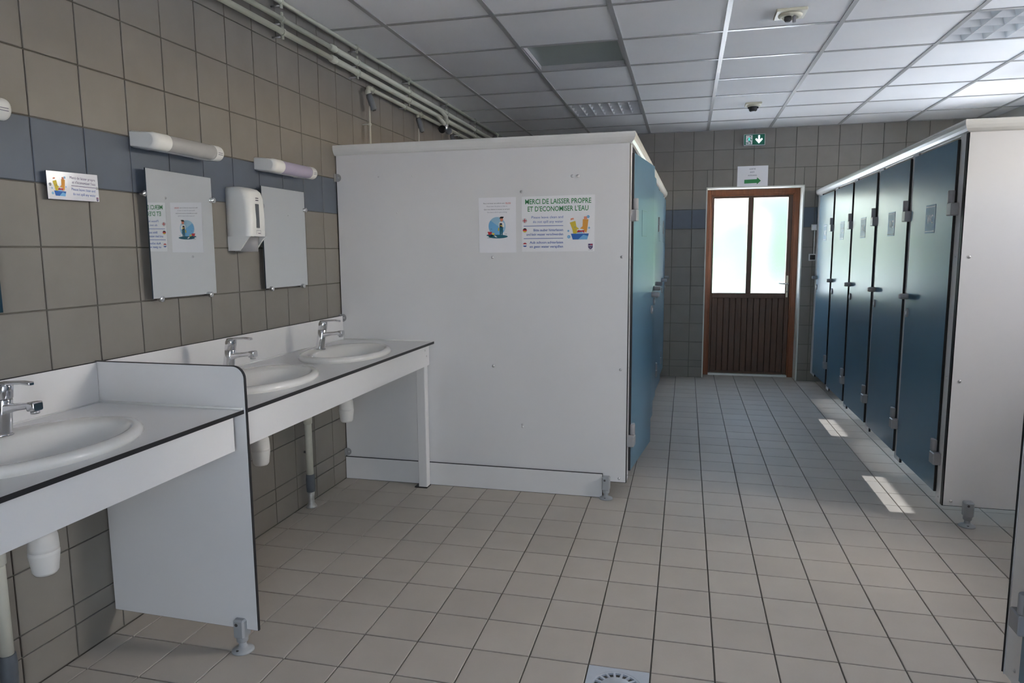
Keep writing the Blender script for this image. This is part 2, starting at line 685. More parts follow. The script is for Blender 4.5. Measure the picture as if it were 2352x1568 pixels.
tile_field(wall_left, rest, lambda a, b, n: (-0.006 + n, a, b))

# ---- exit wall (far), with the door opening
DX0, DX1, DZ1 = 2.157, 3.092, 1.983
mb = MB()
mb.box(-0.2, DX0, YB + 0.006, YB + 0.30, -0.05, ZC + 0.2, 'grout')
mb.box(DX1, XR + 0.25, YB + 0.006, YB + 0.30, -0.05, ZC + 0.2, 'grout')
mb.box(DX0, DX1, YB + 0.006, YB + 0.30, DZ1, ZC + 0.2, 'grout')
wall_back = mb.build('wall_back')
structure(wall_back, 'beige tiled end wall with a blue row around the exit door', 'wall')
rest = []
xcols = edges(2.0129, TP, 0.0, XR)


def clip_cells(a0, a1, b0, b1):
    """a tile cell minus the door opening, as up to three rectangles"""
    if b0 >= DZ1 - 1e-4 or a1 <= DX0 + 1e-4 or a0 >= DX1 - 1e-4:
        return [(a0, a1, b0, b1)]
    out = []
    if a0 < DX0 - 0.008:
        out.append((a0, DX0, b0, b1))
    if a1 > DX1 + 0.008:
        out.append((DX1, a1, b0, b1))
    if b1 > DZ1 + 0.008:
        out.append((max(a0, DX0), min(a1, DX1), DZ1, b1))
    return out


for a0, a1 in zip(xcols, xcols[1:]):
    for b0, b1 in zip(ROWS, ROWS[1:]):
        for c0, c1, d0, d1 in clip_cells(a0, a1, b0, b1):
            cm, dm = (c0 + c1) / 2, (d0 + d1) / 2
            seen = in_view((cm, YB, dm)) and ((1.66 < cm < 3.42) or dm > 1.95) and cm > 1.35
            if seen:
                place_tile(wall_back, Matrix(((1, 0, 0, cm), (0, 0, -1, YB + 0.006), (0, 1, 0, dm), (0, 0, 0, 1))), c1 - c0, d1 - d0, row_mat(b0))
            else:
                rest.append((c0, c1, d0, d1, row_mat(b0)))
tile_field(wall_back, rest, lambda a, b, n: (a, YB + 0.006 - n, b))

# ---- side wall with doorway and high windows, wall behind the camera
mb = MB()
yc = [YF - 0.2]
for (a, b, c, d) in SIDE_OPENINGS:
    mb.box(XR, XR + 0.25, yc[-1], a, -0.05, ZC + 0.2, 'plaster')
    if c > 0:
        mb.box(XR, XR + 0.25, a, b, -0.05, c, 'plaster')
    mb.box(XR, XR + 0.25, a, b, d, ZC + 0.2, 'plaster')
    yc.append(b)
mb.box(XR, XR + 0.25, yc[-1], YB + 0.25, -0.05, ZC + 0.2, 'plaster')
wall_right = mb.build('wall_right')
structure(wall_right, 'pale side wall with windows behind the WC cubicles', 'wall')
mb = MB()
xc = [-0.2]
for (a, b, c, d) in REAR_OPENINGS:
    mb.box(xc[-1], a, YF - 0.25, YF, -0.05, ZC + 0.2, 'plaster')
    if c > 0:
        mb.box(a, b, YF - 0.25, YF, -0.05, c, 'plaster')
    mb.box(a, b, YF - 0.25, YF, d, ZC + 0.2, 'plaster')
    xc.append(b)
mb.box(xc[-1], XR + 0.25, YF - 0.25, YF, -0.05, ZC + 0.2, 'plaster')
wall_front = mb.build('wall_front')
structure(wall_front, 'pale wall with a wide window facing the washbasin aisle', 'wall')


def window(n, o, U, N, w, h, label, cat='window', pane='clear_pane'):
    """window frame with mullion and clear or sun-dimming panes in an opening"""
    o, U, N = Vector(o), Vector(U), Vector(N)
    mbf = MB()
    t = 0.05
    for u0, u1, v0, v1 in ((0, w, 0, t), (0, w, h - t, h), (0, t, t, h - t), (w - t, w, t, h - t)) + (((w / 2 - t / 2, w / 2 + t / 2, t, h - t),) if w > 0.8 else ()):
        mbf.prism([(u0, v0), (u1, v0), (u1, v1), (u0, v1)], o, U, Z, N, 0.06, 'white_plastic')
    win = mbf.build('window_%d' % n)
    structure(win, label, cat)
    for u0, u1 in (((t, w / 2 - t / 2), (w / 2 + t / 2, w - t)) if w > 0.8 else ((t, w - t),)):
        g = MB()
        g.prism([(u0 - 0.005, t - 0.005), (u1 + 0.005, t - 0.005), (u1 + 0.005, h - t + 0.005), (u0 - 0.005, h - t + 0.005)], o + N * 0.027, U, Z, N, 0.006, pane)
        g.build('pane', win)
    return win


SIDE_LABELS = ['window at the end of the cross aisle', 'tall window of the WC cubicle next to the aisle', 'high window of the second WC cubicle', 'tall window of the middle WC cubicle', 'high window of the fourth WC cubicle']
for i, (a, b, c, d) in enumerate(SIDE_OPENINGS):
    window(i + 1, (XR + 0.10, a, c), (0, 1, 0), (1, 0, 0), b - a, d - c, SIDE_LABELS[i], pane='sun_dimming_pane' if i in (1, 3) else 'clear_pane')
for i, (a, b, c, d) in enumerate(REAR_OPENINGS):
    window(6 + i, (a, YF - 0.18, c), (1, 0, 0), (0, 1, 0), b - a, d - c, 'tall glazed opening in the wall behind the long aisle')

# ---- floor
mb = MB()
mb.box(-0.2, XR + 0.25, YF - 0.25, YB + 0.30, -0.2, -0.006, 'grout')
floor = mb.build('floor')
structure(floor, 'beige square tiled floor with thin dark joints', 'floor')
fx = edges(0.6838, 0.2, 0.0, XR)
fy = edges(1.0694, 0.2, YF, YB + 0.20)
DRAIN = (1.6838, 1.8838, 0.8694, 1.0694)
cells = []
for a0, a1 in zip(fx, fx[1:]):
    for b0, b1 in zip(fy, fy[1:]):
        am, bm_ = (a0 + a1) / 2, (b0 + b1) / 2
        if DRAIN[0] < am < DRAIN[1] and DRAIN[2] < bm_ < DRAIN[3]:
            continue
        hid = (am < 1.62 and bm_ > 2.70) or (am > 3.42 and bm_ > 2.70) or (am > 2.95 and bm_ < 1.15) or (am < 0.45 and bm_ < 0.80)
        cells.append((not (in_view((am, bm_, 0), 20) and not hid), (Vector((am, bm_, 0)) - CAM).length, a0, a1, b0, b1))
cells.sort(key=lambda c: (c[0], c[1]))
rest = []
for k, (unseen, _, a0, a1, b0, b1) in enumerate(cells):
    if not unseen and k < 300:
        place_tile(floor, Matrix(((1, 0, 0, (a0 + a1) / 2), (0, 1, 0, (b0 + b1) / 2), (0, 0, 1, -0.006 + random.uniform(-0.0002, 0.0002)), (0, 0, 0, 1))), a1 - a0, b1 - b0, 'tile_floor')
    else:
        rest.append((a0, a1, b0, b1, 'tile_floor'))
tile_field(floor, rest, lambda a, b, n: (a, b, -0.006 + n))

# ---- suspended ceiling
CX = [0.0, 0.358, 0.960, 1.566, 2.148, 2.748, 3.388, 3.990, 4.590, XR]
CY = [YF, -2.18, -1.58, -0.98, -0.39, 0.21, 0.81, 1.41, 2.00, 2.60, 3.192, 3.785, 4.352, 4.912, 5.475, 6.034, YB]
mb = MB()
mb.box(-0.2, XR + 0.25, YF - 0.25, YB + 0.30, ZC + 0.13, ZC + 0.25, 'ceiling_void')
ceiling = mb.build('ceiling')
structure(ceiling, 'suspended white panel ceiling on a grey metal grid', 'ceiling')
SPECIAL = {(3, 10): 'opal', (3, 13): 'louvre', (6, 10): 'louvre'}  # grid cells (by lower line index) with no plain panel
SPECIAL = {(2, 10): 'opal', (2, 13): 'louvre', (6, 10): 'louvre'}
for i in range(len(CX) - 1):
    for j in range(len(CY) - 1):
        if (i, j) in SPECIAL:
            continue
        w, h = CX[i + 1] - CX[i], CY[j + 1] - CY[j]
        m_ = MB()
        m_.box(-w / 2 + 0.004, w / 2 - 0.004, -h / 2 + 0.004, h / 2 - 0.004, 0.0, 0.015, 'ceiling_tile')
        o = m_.build('ceiling_panel', ceiling, ((CX[i] + CX[i + 1]) / 2, (CY[j] + CY[j + 1]) / 2, ZC + 0.001))
for x in CX[1:-1]:
    m_ = MB()
    m_.box(x - 0.0125, x + 0.0125, YF, YB, ZC - 0.004, ZC + 0.0005, 'ceiling_grid')
    m_.box(x - 0.002, x + 0.002, YF, YB, ZC, ZC + 0.04, 'ceiling_grid')
    m_.build('grid_runner', ceiling)
for y in CY[1:-1]:
    for x0, x1 in zip(CX, CX[1:]):
        m_ = MB()
        m_.box(x0 + (0.0125 if x0 > 0 else 0), x1 - (0.0125 if x1 < XR else 0), y - 0.012, y + 0.012, ZC - 0.0036, ZC + 0.0004, 'ceiling_grid')
        m_.build('cross_runner', ceiling)
m_ = MB()
m_.box(0.0, 0.022, YF, YB, ZC - 0.004, ZC, 'ceiling_grid')
m_.box(0.022, XR, YB - 0.022, YB, ZC - 0.004, ZC, 'ceiling_grid')
m_.build('edge_angle', ceiling)

# ================================================================== EXIT DOOR (structure)
DY = 6.78      # plane of the door leaf's inner face
mb = MB()
for x0, x1, z0, z1 in ((2.165, 2.208, 0.0, 1.988), (3.040, 3.092, 0.0, 1.988), (2.208, 3.040, 1.930, 1.988)):
    mb.cbox(x0, x1, DY - 0.022, DY + 0.06, z0, z1, 0.004, 'wood_frame')
for x0, x1, z0, z1 in ((2.206, 2.222, 0.0, 1.930), (3.026, 3.042, 0.0, 1.930), (2.222, 3.026, 1.914, 1.931)):
    mb.cbox(x0, x1, DY - 0.012, DY + 0.05, z0, z1, 0.003, 'wood_frame')
door_1 = mb.build('door_1')
structure(door_1, 'brown wooden exit door with two tall frosted panes', 'door')
leaf = MB()
for x0, x1, z0, z1 in ((2.222, 2.243, 0.022, 1.914), (2.984, 3.026, 0.022, 1.914), (2.243, 2.984, 1.893, 1.914), (2.243, 2.984, 0.838, 0.893), (2.243, 2.984, 0.022, 0.045), (2.588, 2.640, 0.893, 1.893)):
    leaf.cbox(x0 - 0.0005, x1 + 0.0005, DY, DY + 0.045, z0, z1, 0.003, 'wood_board')
leaf.box(2.240, 2.987, DY + 0.028, DY + 0.040, 0.03, 0.85, 'wood_board')
lf = leaf.build('door_leaf', door_1)
nb = 12
for k in range(nb):
    w = (2.984 - 2.243) / nb
    b_ = MB()
    b_.cbox(0.001, w - 0.001, 0, 0.018, 0.040, 0.842, 0.004, 'wood_board')
    b_.build('board', door_1, (2.243 + k * w, DY + 0.012, 0))
for x0, x1 in ((2.238, 2.592), (2.636, 2.990)):
    g = MB()
    g.box(x0, x1, DY + 0.018, DY + 0.024, 0.888, 1.898, 'frosted_glass')
    g.build('pane', door_1)
h = MB()
h.cbox(2.993, 3.011, DY - 0.008, DY + 0.002, 0.852, 1.080, 0.002, 'cream_plastic')
hp = h.build('handle_plate', door_1)
h = MB()
h.lathe([(0.009, 0), (0.009, -0.035)], (3.002, DY - 0.007, 0.995), 'steel', axis='y', n=12)
h.tube([(3.002, DY - 0.042, 0.995), (2.960, DY - 0.050, 0.996), (2.915, DY - 0.048, 1.000)], [0.009, 0.008, 0.006], 'steel', n=10)
h.build('lever', door_1)
h = MB()
h.prism([(0.004 * math.cos(a * math.pi / 6), 0.004 * math.sin(a * math.pi / 6)) for a in range(12)], (3.002, DY - 0.0078, 0.915), X, Z, -Y, 0.001, 'black_plastic')
h.box(2.9995, 3.0045, DY - 0.0088, DY - 0.0078, 0.900, 0.914, 'black_plastic')
h.build('keyhole', door_1)
h = MB()
h.box(2.222, 3.030, DY - 0.03, DY + 0.06, 0.0, 0.020, 'aluminium')
h.build('threshold', door_1)

mb = MB()   # painted reveal and corner bead of the door opening
mb.box(DX0 - 0.006, DX0 + 0.006, YB - 0.004, YB + 0.30, 0, DZ1 + 0.006, 'wood_trim_white')
mb.box(DX1 - 0.002, DX1 + 0.010, YB - 0.004, YB + 0.30, 0, DZ1 + 0.006, 'wood_trim_white')
mb.box(DX0 - 0.006, DX1 + 0.010, YB - 0.004, YB + 0.30, DZ1 - 0.002, DZ1 + 0.010, 'wood_trim_white')
trim = mb.build('trim_1')
structure(trim, 'pale painted reveal around the exit door opening', 'trim')

# ================================================================== OUTSIDE
mb = MB()
mb.box(-60, 70, YB + 0.3, 40, -0.30, -0.03, 'gravel')
mb.box(XR + 0.25, 70, -60, YB + 0.3, -0.30, -0.03, 'gravel')
mb.box(-60, XR + 0.25, -60, YF - 0.25, -0.30, -0.03, 'gravel')
gr = mb.build('ground_outside')
structure(gr, 'pale sunlit gravel yard outside the building', 'ground')
mb = MB()
mb.box(-60, 70, 40, 130, -0.30, -0.02, 'lawn')
gr = mb.build('lawn_outside')
structure(gr, 'green lawn beyond the gravel yard', 'lawn')


def shrub(x, y, rx, rz, label, group='unseen trees added to block the sun'):
    rnd = random.Random(int(x * 10 + y * 7))
    t = thing('sun_blocking_tree', label, 'tree', (x, y, 0), 0, group)
    c = MB()
    n, m_ = 14, 9
    ph = [rnd.uniform(0, 6.28) for _ in range(6)]
    rings = []
    for i in range(m_ + 1):
        th = math.pi * i / m_
        ring = []
        for k in range(n):
            a = 2 * math.pi * k / n
            r = 1 + 0.16 * math.sin(3 * a + ph[0] + 2 * th) + 0.12 * math.sin(5 * a + ph[1] - 3 * th) + 0.1 * math.sin(7 * th + ph[2])
            ring.append((rx * r * math.sin(th) * math.cos(a), rx * r * math.sin(th) * math.sin(a), rz * 0.62 - rz * (0.5 if rz < 8 else 0.27) * r * math.cos(th)))
        rings.append(ring)
    c.loft(rings, 'leaf_green', cap0=True, cap1=True)
    c.build('crown', t)
    s_ = MB()
    s_.tube([(0, 0, -0.1), (0.05, 0.03, rz * 0.35)], [0.22, 0.15], 'wood_board', n=8)
    s_.build('trunk', t)


def hedge(x0, x1, y, h, label):
    rnd = random.Random(int(x0 * 13 + h * 7))
    t = thing('garden_hedge', label, 'hedge', ((x0 + x1) / 2, y, 0))
    c = MB()
    nx_ = int((x1 - x0) / 0.35)
    rings = []
    for i in range(nx_ + 1):
        xx = x0 + (x1 - x0) * i / nx_ - (x0 + x1) / 2
        ring = []
        for k in range(16):
            a_ = 2 * math.pi * k / 16
            j = rnd.uniform(-0.12, 0.12)
            ring.append((xx + rnd.uniform(-0.08, 0.08), (0.85 + j) * max(-0.8, min(0.8, 1.3 * math.cos(a_))), h / 2 + (h / 2 + j) * max(-0.92, min(0.92, 1.3 * math.sin(a_)))))
        rings.append(ring)
    c.loft(rings, 'leaf_green', cap0=True, cap1=True)
    c.build('foliage', t)


hedge(0.6, 3.7, 16.4, 2.3, 'low clipped hedge outside, blurred by the frosted exit door panes')
hedge(3.2, 12.0, 18.6, 3.2, 'taller clipped hedge outside, blurred by the frosted exit door panes')
shrub(XR + 6.2, 1.85, 0.95, 8.6, 'tall tree added outside to block the sun at the cross aisle window', None)  # unseen tree, added to keep direct sun off the aisle floor

# ================================================================== CUBICLE BLOCKS
def door_meshes(s, wd, sign, z0=0.13, z1=1.862):
    """meshes of one cubicle door; hinge edge at local y = 0 (face grows to +y), face looks to s * x"""
    d = {}
    mb = MB()
    if s > 0:
        mb.panel((0, 0, 0), Y, Z, X, [(0, z0), (wd, z0), (wd, z1), (0, z1)], 0.013, 'blue_laminate', c=0.0016)
    else:
        mb.panel((0, wd, 0), -Y, Z, -X, [(0, z0), (wd, z0), (wd, z1), (0, z1)], 0.013, 'blue_laminate', c=0.0016)
    d['door'] = mb
    hg = []
    for zc in (1.565, 0.335):
        h = MB()
        h.lathe([(0.0145, zc + 0.002), (0.0155, zc + 0.004), (0.0155, zc + 0.058), (0.0140, zc + 0.061)], (s * 0.020, 0.012, 0), 'grey_plastic', n=16)
        h.cbox(min(s * 0.013, s * 0.028), max(s * 0.013, s * 0.028), 0.006, 0.046, zc + 0.002, zc + 0.060, 0.002, 'grey_plastic')
        h.cbox(min(s * -0.002, s * 0.036), max(s * -0.002, s * 0.036), -0.036, 0.026, zc - 0.060, zc, 0.004, 'grey_plastic')
        hg.append(h)
    d['hinge'] = hg
    k = MB()
    k.lathe([(0.013, s * 0.010), (0.0165, s * 0.016), (0.0165, s * 0.052), (0.013, s * 0.060), (0.006, s * 0.0605)], (0, wd - 0.035, 1.078), 'grey_plastic', axis='x', n=18)
    d['knob'] = k
    i = MB()
    i.prism([(0.017 * math.cos(a * math.pi / 10), 0.026 * math.sin(a * math.pi / 10)) for a in range(20)], (s * 0.012, wd - 0.048, 0.985), Y, Z, X, s * 0.010, 'grey_plastic')
    i.prism([(0.007 * math.cos(a * math.pi / 6), 0.012 * math.sin(a * math.pi / 6)) for a in range(12)], (s * 0.022, wd - 0.048, 0.985), Y, Z, X, s * 0.001, 'print_white')
    d['indicator'] = i
    yc, zc, w, hh = 0.320, 1.503, 0.148, 0.148
    U = Y if s > 0 else -Y
    pr = Print((s * 0.0133, yc - (w / 2) * U.y, zc - hh / 2), U, Z, X * s)
    if sign == 'wc':
        pr.mb.box(min(s * 0.0128, s * 0.0142), max(s * 0.0128, s * 0.0142), yc - w / 2, yc + w / 2, zc - hh / 2, zc + hh / 2, 'plate_blue')
        pr.base = 0.0010
        pr.rect(0.004, w - 0.004, hh - 0.013, hh - 0.009, 'print_white')
        pr.rect(0.004, w - 0.004, 0.008, 0.012, 'print_white')
        pr.rect(w - 0.005, w - 0.002, 0.003, hh - 0.003, 'print_white')
        pr.text('WC', w / 2, hh / 2 - 0.024, 0.094, 0.046, 'print_white', 'c', bold=True)
    else:
        pr.mb.box(min(s * 0.0128, s * 0.0142), max(s * 0.0128, s * 0.0142), yc - w / 2, yc + w / 2, zc - hh / 2, zc + hh / 2, 'blue_laminate')
        pr.base = 0.0010
        for r_ in ((0.002, w - 0.002, 0.002, 0.005), (0.002, w - 0.002, hh - 0.005, hh - 0.002), (0.002, 0.005, 0.005, hh - 0.005), (w - 0.005, w - 0.002, 0.005, hh - 0.005)):
            pr.rect(*r_, 'plate_pale')
    d['door_sign'] = pr.mb
    return d


def screw(mb, p, N, r=0.0075):
    """domed screw head on a surface"""
    N = Vector(N)
    U = N.cross(Z).normalized() if abs(N.z) < 0.9 else X
    V = N.cross(U)
    rings = []
    for rr, h in ((r, 0.0), (r * 0.92, 0.0022), (r * 0.55, 0.0038), (r * 0.15, 0.0042)):
        rings.append([tuple(Vector(p) + U * rr * math.cos(2 * math.pi * k / 12) + V * rr * math.sin(2 * math.pi * k / 12) + N * h) for k in range(12)])
    mb.loft(rings, 'steel', cap1=True)


RAIL = [(-0.034, 0.0), (0.022, 0.0), (0.026, -0.003), (0.0265, -0.012), (0.024, -0.026), (0.018, -0.040), (0.009, -0.051), (0.000, -0.056), (-0.013, -0.056), (-0.034, -0.020)]


def rail(parent, pts, ztop):
    """rounded cap rail along a chain of (x, y, nx, ny) stations; (nx, ny) is the outward mitre direction"""
    mb = MB()
    rings = [[(x + nx * n, y + ny * n, ztop + z) for n, z in RAIL] for x, y, nx, ny in pts]
    for r0, r1 in zip(rings, rings[1:]):
        n = len(r0)
        mb.faces(r0 + r1, [(j, (j + 1) % n, n + (j + 1) % n, n + j) for j in range(n)], 'rail_white', False)
    mb.face(rings[0][::-1], 'rail_white')
    mb.face(rings[-1], 'rail_white')
    o = mb.build('cap_rail', parent)
    return o


def support_foot(parent, x, y, ny=-1, top=0.125):
    """grey adjustable foot: slotted clamp on a stem with a round floor disc"""
    mb = MB()
    mb.lathe([(0.037, 0.0), (0.037, 0.004), (0.031, 0.009), (0.016, 0.014), (0.013, 0.020), (0.013, 0.040)], (x, y, 0), 'foot_grey', n=28)
    mb.lathe([(0.0175, 0.034), (0.0195, 0.037), (0.0195, top - 0.03)], (x, y, 0), 'foot_grey', n=20)
    mb.cbox(x - 0.0215, x + 0.0215, y - 0.022, y + 0.022, 0.050, top, 0.006, 'foot_grey')
    mb.lathe([(0.006, 0), (0.006, 0.002 * 1)], (x - 0.006, y + ny * 0.0225, top - 0.017), 'dark_metal', axis='y', n=10)
    mb.lathe([(0.005, 0.009), (0.005, 0.0115)], (x - 0.004, y + ny * 0.025, 0), 'dark_metal', n=10)
    return mb.build('foot', parent)


def block(name, label, cat, s, x_of, y0s, wd, sign, wall_x, angles, ztop, front_screws, feet):
    """a row of cubicles: s = +1 when the corridor lies on the +x side of it"""
    t = thing(name, label, cat, ((x_of(2.66) + wall_x) / 2, 2.66, 0))
    inv = lambda o: setattr(o, 'matrix_parent_inverse', Matrix.Translation(-Vector(t.location)))
    xc = x_of(2.66)
    x0, x1 = (wall_x + 0.003, xc) if s > 0 else (xc, wall_x - 0.003)
    mb = MB()
    mb.panel((x0, 2.690, 0), X, Z, -Y, [(0, 0.088), (x1 - x0, 0.088), (x1 - x0, ztop - 0.02), (0, ztop - 0.02)], 0.030, 'white_laminate', c=0.004)
    fp = mb.build('front_panel', t)
    inv(fp)
    for (sx, sz, r) in front_screws:
        q = MB()
        screw(q, (sx, 2.660, sz), -Y, r)
        q.build('screw', fp)
    inv(rail(t, [(wall_x, 2.66, 0, -1), (xc, 2.66, s, -1), (x_of(YB), YB - 0.004, s, 0)], ztop))
    # pilasters between the doors
    ys = []
    prev = 2.691
    for y0 in y0s:
        ys.append((prev, y0))
        prev = y0 + wd
    ys.append((prev, YB - 0.004))
    for a, b in ys:
        m_ = MB()
        xa, xb = x_of(a), x_of(b)
        L = math.hypot(xb - xa, b - a)
        U = Vector((xb - xa, b - a, 0)) / L
        N = Vector((U.y, -U.x, 0)) * s
        out = [(0, 0.088), (L, 0.088), (L, ztop - 0.02), (0, ztop - 0.02)]
        # runs a little behind both neighbouring doors
        e = 0.012
        out = [(-e if a > 2.7 else 0, 0.088), (L + (e if b < YB - 0.1 else 0), 0.088), (L + (e if b < YB - 0.1 else 0), ztop - 0.02), (-e if a > 2.7 else 0, ztop - 0.02)]
        if s > 0:
            m_.panel(Vector((xa, a, 0)) - N * 0.0135, U, Z, N, out, 0.013, 'white_laminate', c=0.0015)
        else:
            m_.panel(Vector((xb, b, 0)) - N * 0.0135, -U, Z, N, [(L - u, v) for u, v in out][::-1], 0.013, 'white_laminate', c=0.0015)
        p = m_.build('pilaster', t)
        inv(p)
        for sz in (0.115, 0.72, 1.31):
            q = MB()
            screw(q, Vector((xa, a, 0)) + U * min(0.045, L * 0.45) + Vector((0, 0, sz)), N, 0.005)
            q.build('screw', p)
    # walls between the cubicles
    for y0 in y0s[1:]:
        m_ = MB()
        yy = y0 - 0.045
        xa, xb = (wall_x + 0.01, x_of(yy) - 0.02) if s > 0 else (x_of(yy) + 0.02, wall_x - 0.01)
        m_.panel((xa, yy + 0.013, 0), X, Z, -Y, [(0, 0.12), (xb - xa, 0.12), (xb - xa, ztop - 0.06), (0, ztop - 0.06)], 0.013, 'white_laminate', c=0.0015)
        o = m_.build('dividing_panel', t)
        inv(o)
    for fx_, fy_ in feet:
        inv(support_foot(t, fx_, fy_))
    meshes = door_meshes(s, wd, sign)
    proto = None
    for y0, ang in zip(y0s, angles):
        if proto is None:
            proto = meshes['door'].build('door', t)
            for h_ in meshes['hinge']:
                h_.build('hinge', proto)
            for k_ in ('knob', 'indicator', 'door_sign'):
                meshes[k_].build(k_, proto)
            d_ = proto
        else:
            d_ = copy_tree(proto, t)
        inv(d_)
        d_.location = (x_of(y0), y0, 0)
        slope = (x_of(6) - x_of(3)) / 3
        d_.rotation_euler = (0, 0, -math.atan(slope) - s * math.radians(ang))
    return t, fp


xl = lambda y: 1.674 + 0.0150 * (y - 2.66)
xr = lambda y: 3.220 + 0.0030 * (y - 2.66)
NEAR = [2.754, 3.489, 4.224, 4.952, 5.690]
left_screws = [(0.266, 1.774, 0.004), (0.470, 1.772, 0.004), (0.373, 1.571, 0.004), (1.370, 1.743, 0.0085), (1.400, 1.742, 0.0085), (1.094, 1.669, 0.0075), (0.929, 1.319, 0.0075), (0.927, 0.714, 0.0075), (1.093, 0.385, 0.0075), (1.093, 0.373, 0.0075), (1.635, 1.317, 0.0075), (1.636, 0.716, 0.0075), (1.634, 0.111, 0.0075)]
blkL, fpL = block('cubicle_row', 'row of white cubicles with blue doors standing beside the washbasins', 'cubicles', 1, xl, NEAR, 0.648, 'plain', 0.0, [6.0, 3.2, 1.2, 1.6, 0.8], 1.955, left_screws, [(1.567, 2.640)])
right_screws = [(3.257, 1.308, 0.0075), (3.257, 0.713, 0.0075), (3.258, 0.114, 0.0075)]
blkR, fpR = block('cubicle_row', 'row of white toilet cubicles with blue WC doors opposite the washbasin side', 'cubicles', -1, xr, NEAR, 0.648, 'wc', XR, [0.3, 0.2, 0.3, 0.2, 0.4], 1.936, right_screws, [(3.328, 2.640), (4.45, 2.640)])


def child_of_block(o, t):
    o.parent = t
    o.matrix_parent_inverse = Matrix.Translation(-Vector(t.location))


# plinth board and wall brackets of the row beside the washbasins
mb = MB()
mb.panel((0.002, 2.6595, 0), X, Z, -Y, [(0, 0.0), (1.545, 0.0), (1.545, 0.136), (0, 0.136)], 0.013, 'white_laminate', c=0.0022)
o = mb.build('plinth_board', None)
child_of_block(o, blkL)
for zc in (1.776, 0.971, 0.163):
    m_ = MB()
    m_.prism([(0.0, -0.022)] + [(0.012 + 0.022 * math.cos(a), 0.022 * math.sin(a)) for a in [math.pi * (k / 12 - 0.5) for k in range(13)]] + [(0.0, 0.022)], (0.001, 2.6605, zc), X, Z, -Y, 0.006, 'grey_plastic')
    m_.prism([(0, -0.022), (0.004, -0.022), (0.004, 0.022), (0, 0.022)], (0.0, 2.6605, zc), X, Z, -Y, 0.022, 'grey_plastic')
    screw(m_, (0.022, 2.6545, zc), -Y, 0.005)
    o = m_.build('wall_bracket', None)
    child_of_block(o, blkL)

# ---- third cubicle row, its corner just inside the picture
RFX = 2.92
t = thing('cubicle_row', 'white cubicle corner with a blue door, on the entrance side of the aisle', 'cubicles', (RFX, 1.19, 0))
mb = MB()
mb.panel((RFX, 1.179, 0), X, Z, Y, [(0, 0.082), (XR - RFX - 0.003, 0.082), (XR - RFX - 0.003, 1.93), (0, 1.93)][::-1], 0.013, 'white_laminate', c=0.002)
o = mb.build('end_panel', None)
child_of_block(o, t)
for a, b in ((1.179, 1.062), (0.412, 0.30)):
    m_ = MB()
    m_.panel((RFX + 0.0135, a, 0), -Y, Z, -X, [(0, 0.082), (a - b + 0.012, 0.082), (a - b + 0.012, 1.93), (0, 1.93)], 0.013, 'white_laminate', c=0.002)
    o = m_.build('pilaster', None)
    child_of_block(o, t)
    q = MB()
    screw(q, (RFX, a - 0.062, 0.128), -X, 0.0055)
    q.build('screw', o)
    o.children[0].matrix_parent_inverse = Matrix.Identity(4)
md = door_meshes(1, 0.648, 'plain')
o = md['door'].build('door', None)
child_of_block(o, t)
for h_ in md['hinge']:
    h_.build('hinge', o)
for k_ in ('knob', 'indicator', 'door_sign'):
    md[k_].build(k_, o)
o.location = (RFX, 1.062, 0)
o.rotation_euler = (0, 0, math.pi)
o = rail(None, [(XR, 1.192, 0, 1), (RFX, 1.192, -1, 1), (RFX, YF, -1, 0)], 1.95)
child_of_block(o, t)
m_ = MB()
m_.panel((RFX + 0.0135, 0.30, 0), -Y, Z, -X, [(0, 0.082), (2.86, 0.082), (2.86, 1.93), (0, 1.93)], 0.013, 'white_laminate', c=0.002)
o = m_.build('side_panel', None)
child_of_block(o, t)
o = support_foot(None, 3.05, 1.165, 1)
child_of_block(o, t)

# ================================================================== VANITY
CT, CXF = 0.845, 0.578        # worktop height and front edge
BASINS = [2.070, 1.335, 0.352]
BX, BA, BBY = 0.333, 0.205, 0.287


def slab_with_hole(mb, x0, x1, y0, y1, z0, z1, cx, cy, a, b, edge):
    """worktop piece with an oval cut-out; edge: (front, near end, far end) show the dark core"""
    angs = [2 * math.pi * k / 56 for k in range(56)] + [math.atan2(yy - cy, xx - cx) % (2 * math.pi) for xx in (x0, x1) for yy in (y0, y1)]
    angs = sorted(set(round(v, 6) for v in angs))
    inn, out = [], []
    for t_ in angs:
        c_, s_ = math.cos(t_), math.sin(t_)
        inn.append((cx + a * c_ / math.hypot(c_, s_), cy + b * s_))
        k = min([v for v in (((x1 - cx) / c_) if c_ > 1e-9 else 9e9, ((x0 - cx) / c_) if c_ < -1e-9 else 9e9, ((y1 - cy) / s_) if s_ > 1e-9 else 9e9, ((y0 - cy) / s_) if s_ < -1e-9 else 9e9)])
        out.append((cx + c_ * k, cy + s_ * k))
    n = len(angs)
    for z in (z0, z1):
        mb.faces([(*p, z) for p in inn] + [(*p, z) for p in out], [(j, (j + 1) % n, n + (j + 1) % n, n + j) for j in range(n)], 'white_laminate')
    mb.faces([(*p, z0) for p in inn] + [(*p, z1) for p in inn], [(j, (j + 1) % n, n + (j + 1) % n, n + j) for j in range(n)], 'black_core')
    for j in range(n):
        p, q = out[j], out[(j + 1) % n]
        front = abs(p[0] - x1) < 1e-4 and abs(q[0] - x1) < 1e-4
        e0 = abs(p[1] - y0) < 1e-4 and abs(q[1] - y0) < 1e-4
        e1 = abs(p[1] - y1) < 1e-4 and abs(q[1] - y1) < 1e-4
        if (front and edge[0]) or (e0 and edge[1]) or (e1 and edge[2]):
            mb.face([(*p, z0), (*q, z0), (*q, z1), (*p, z1)], 'black_core')


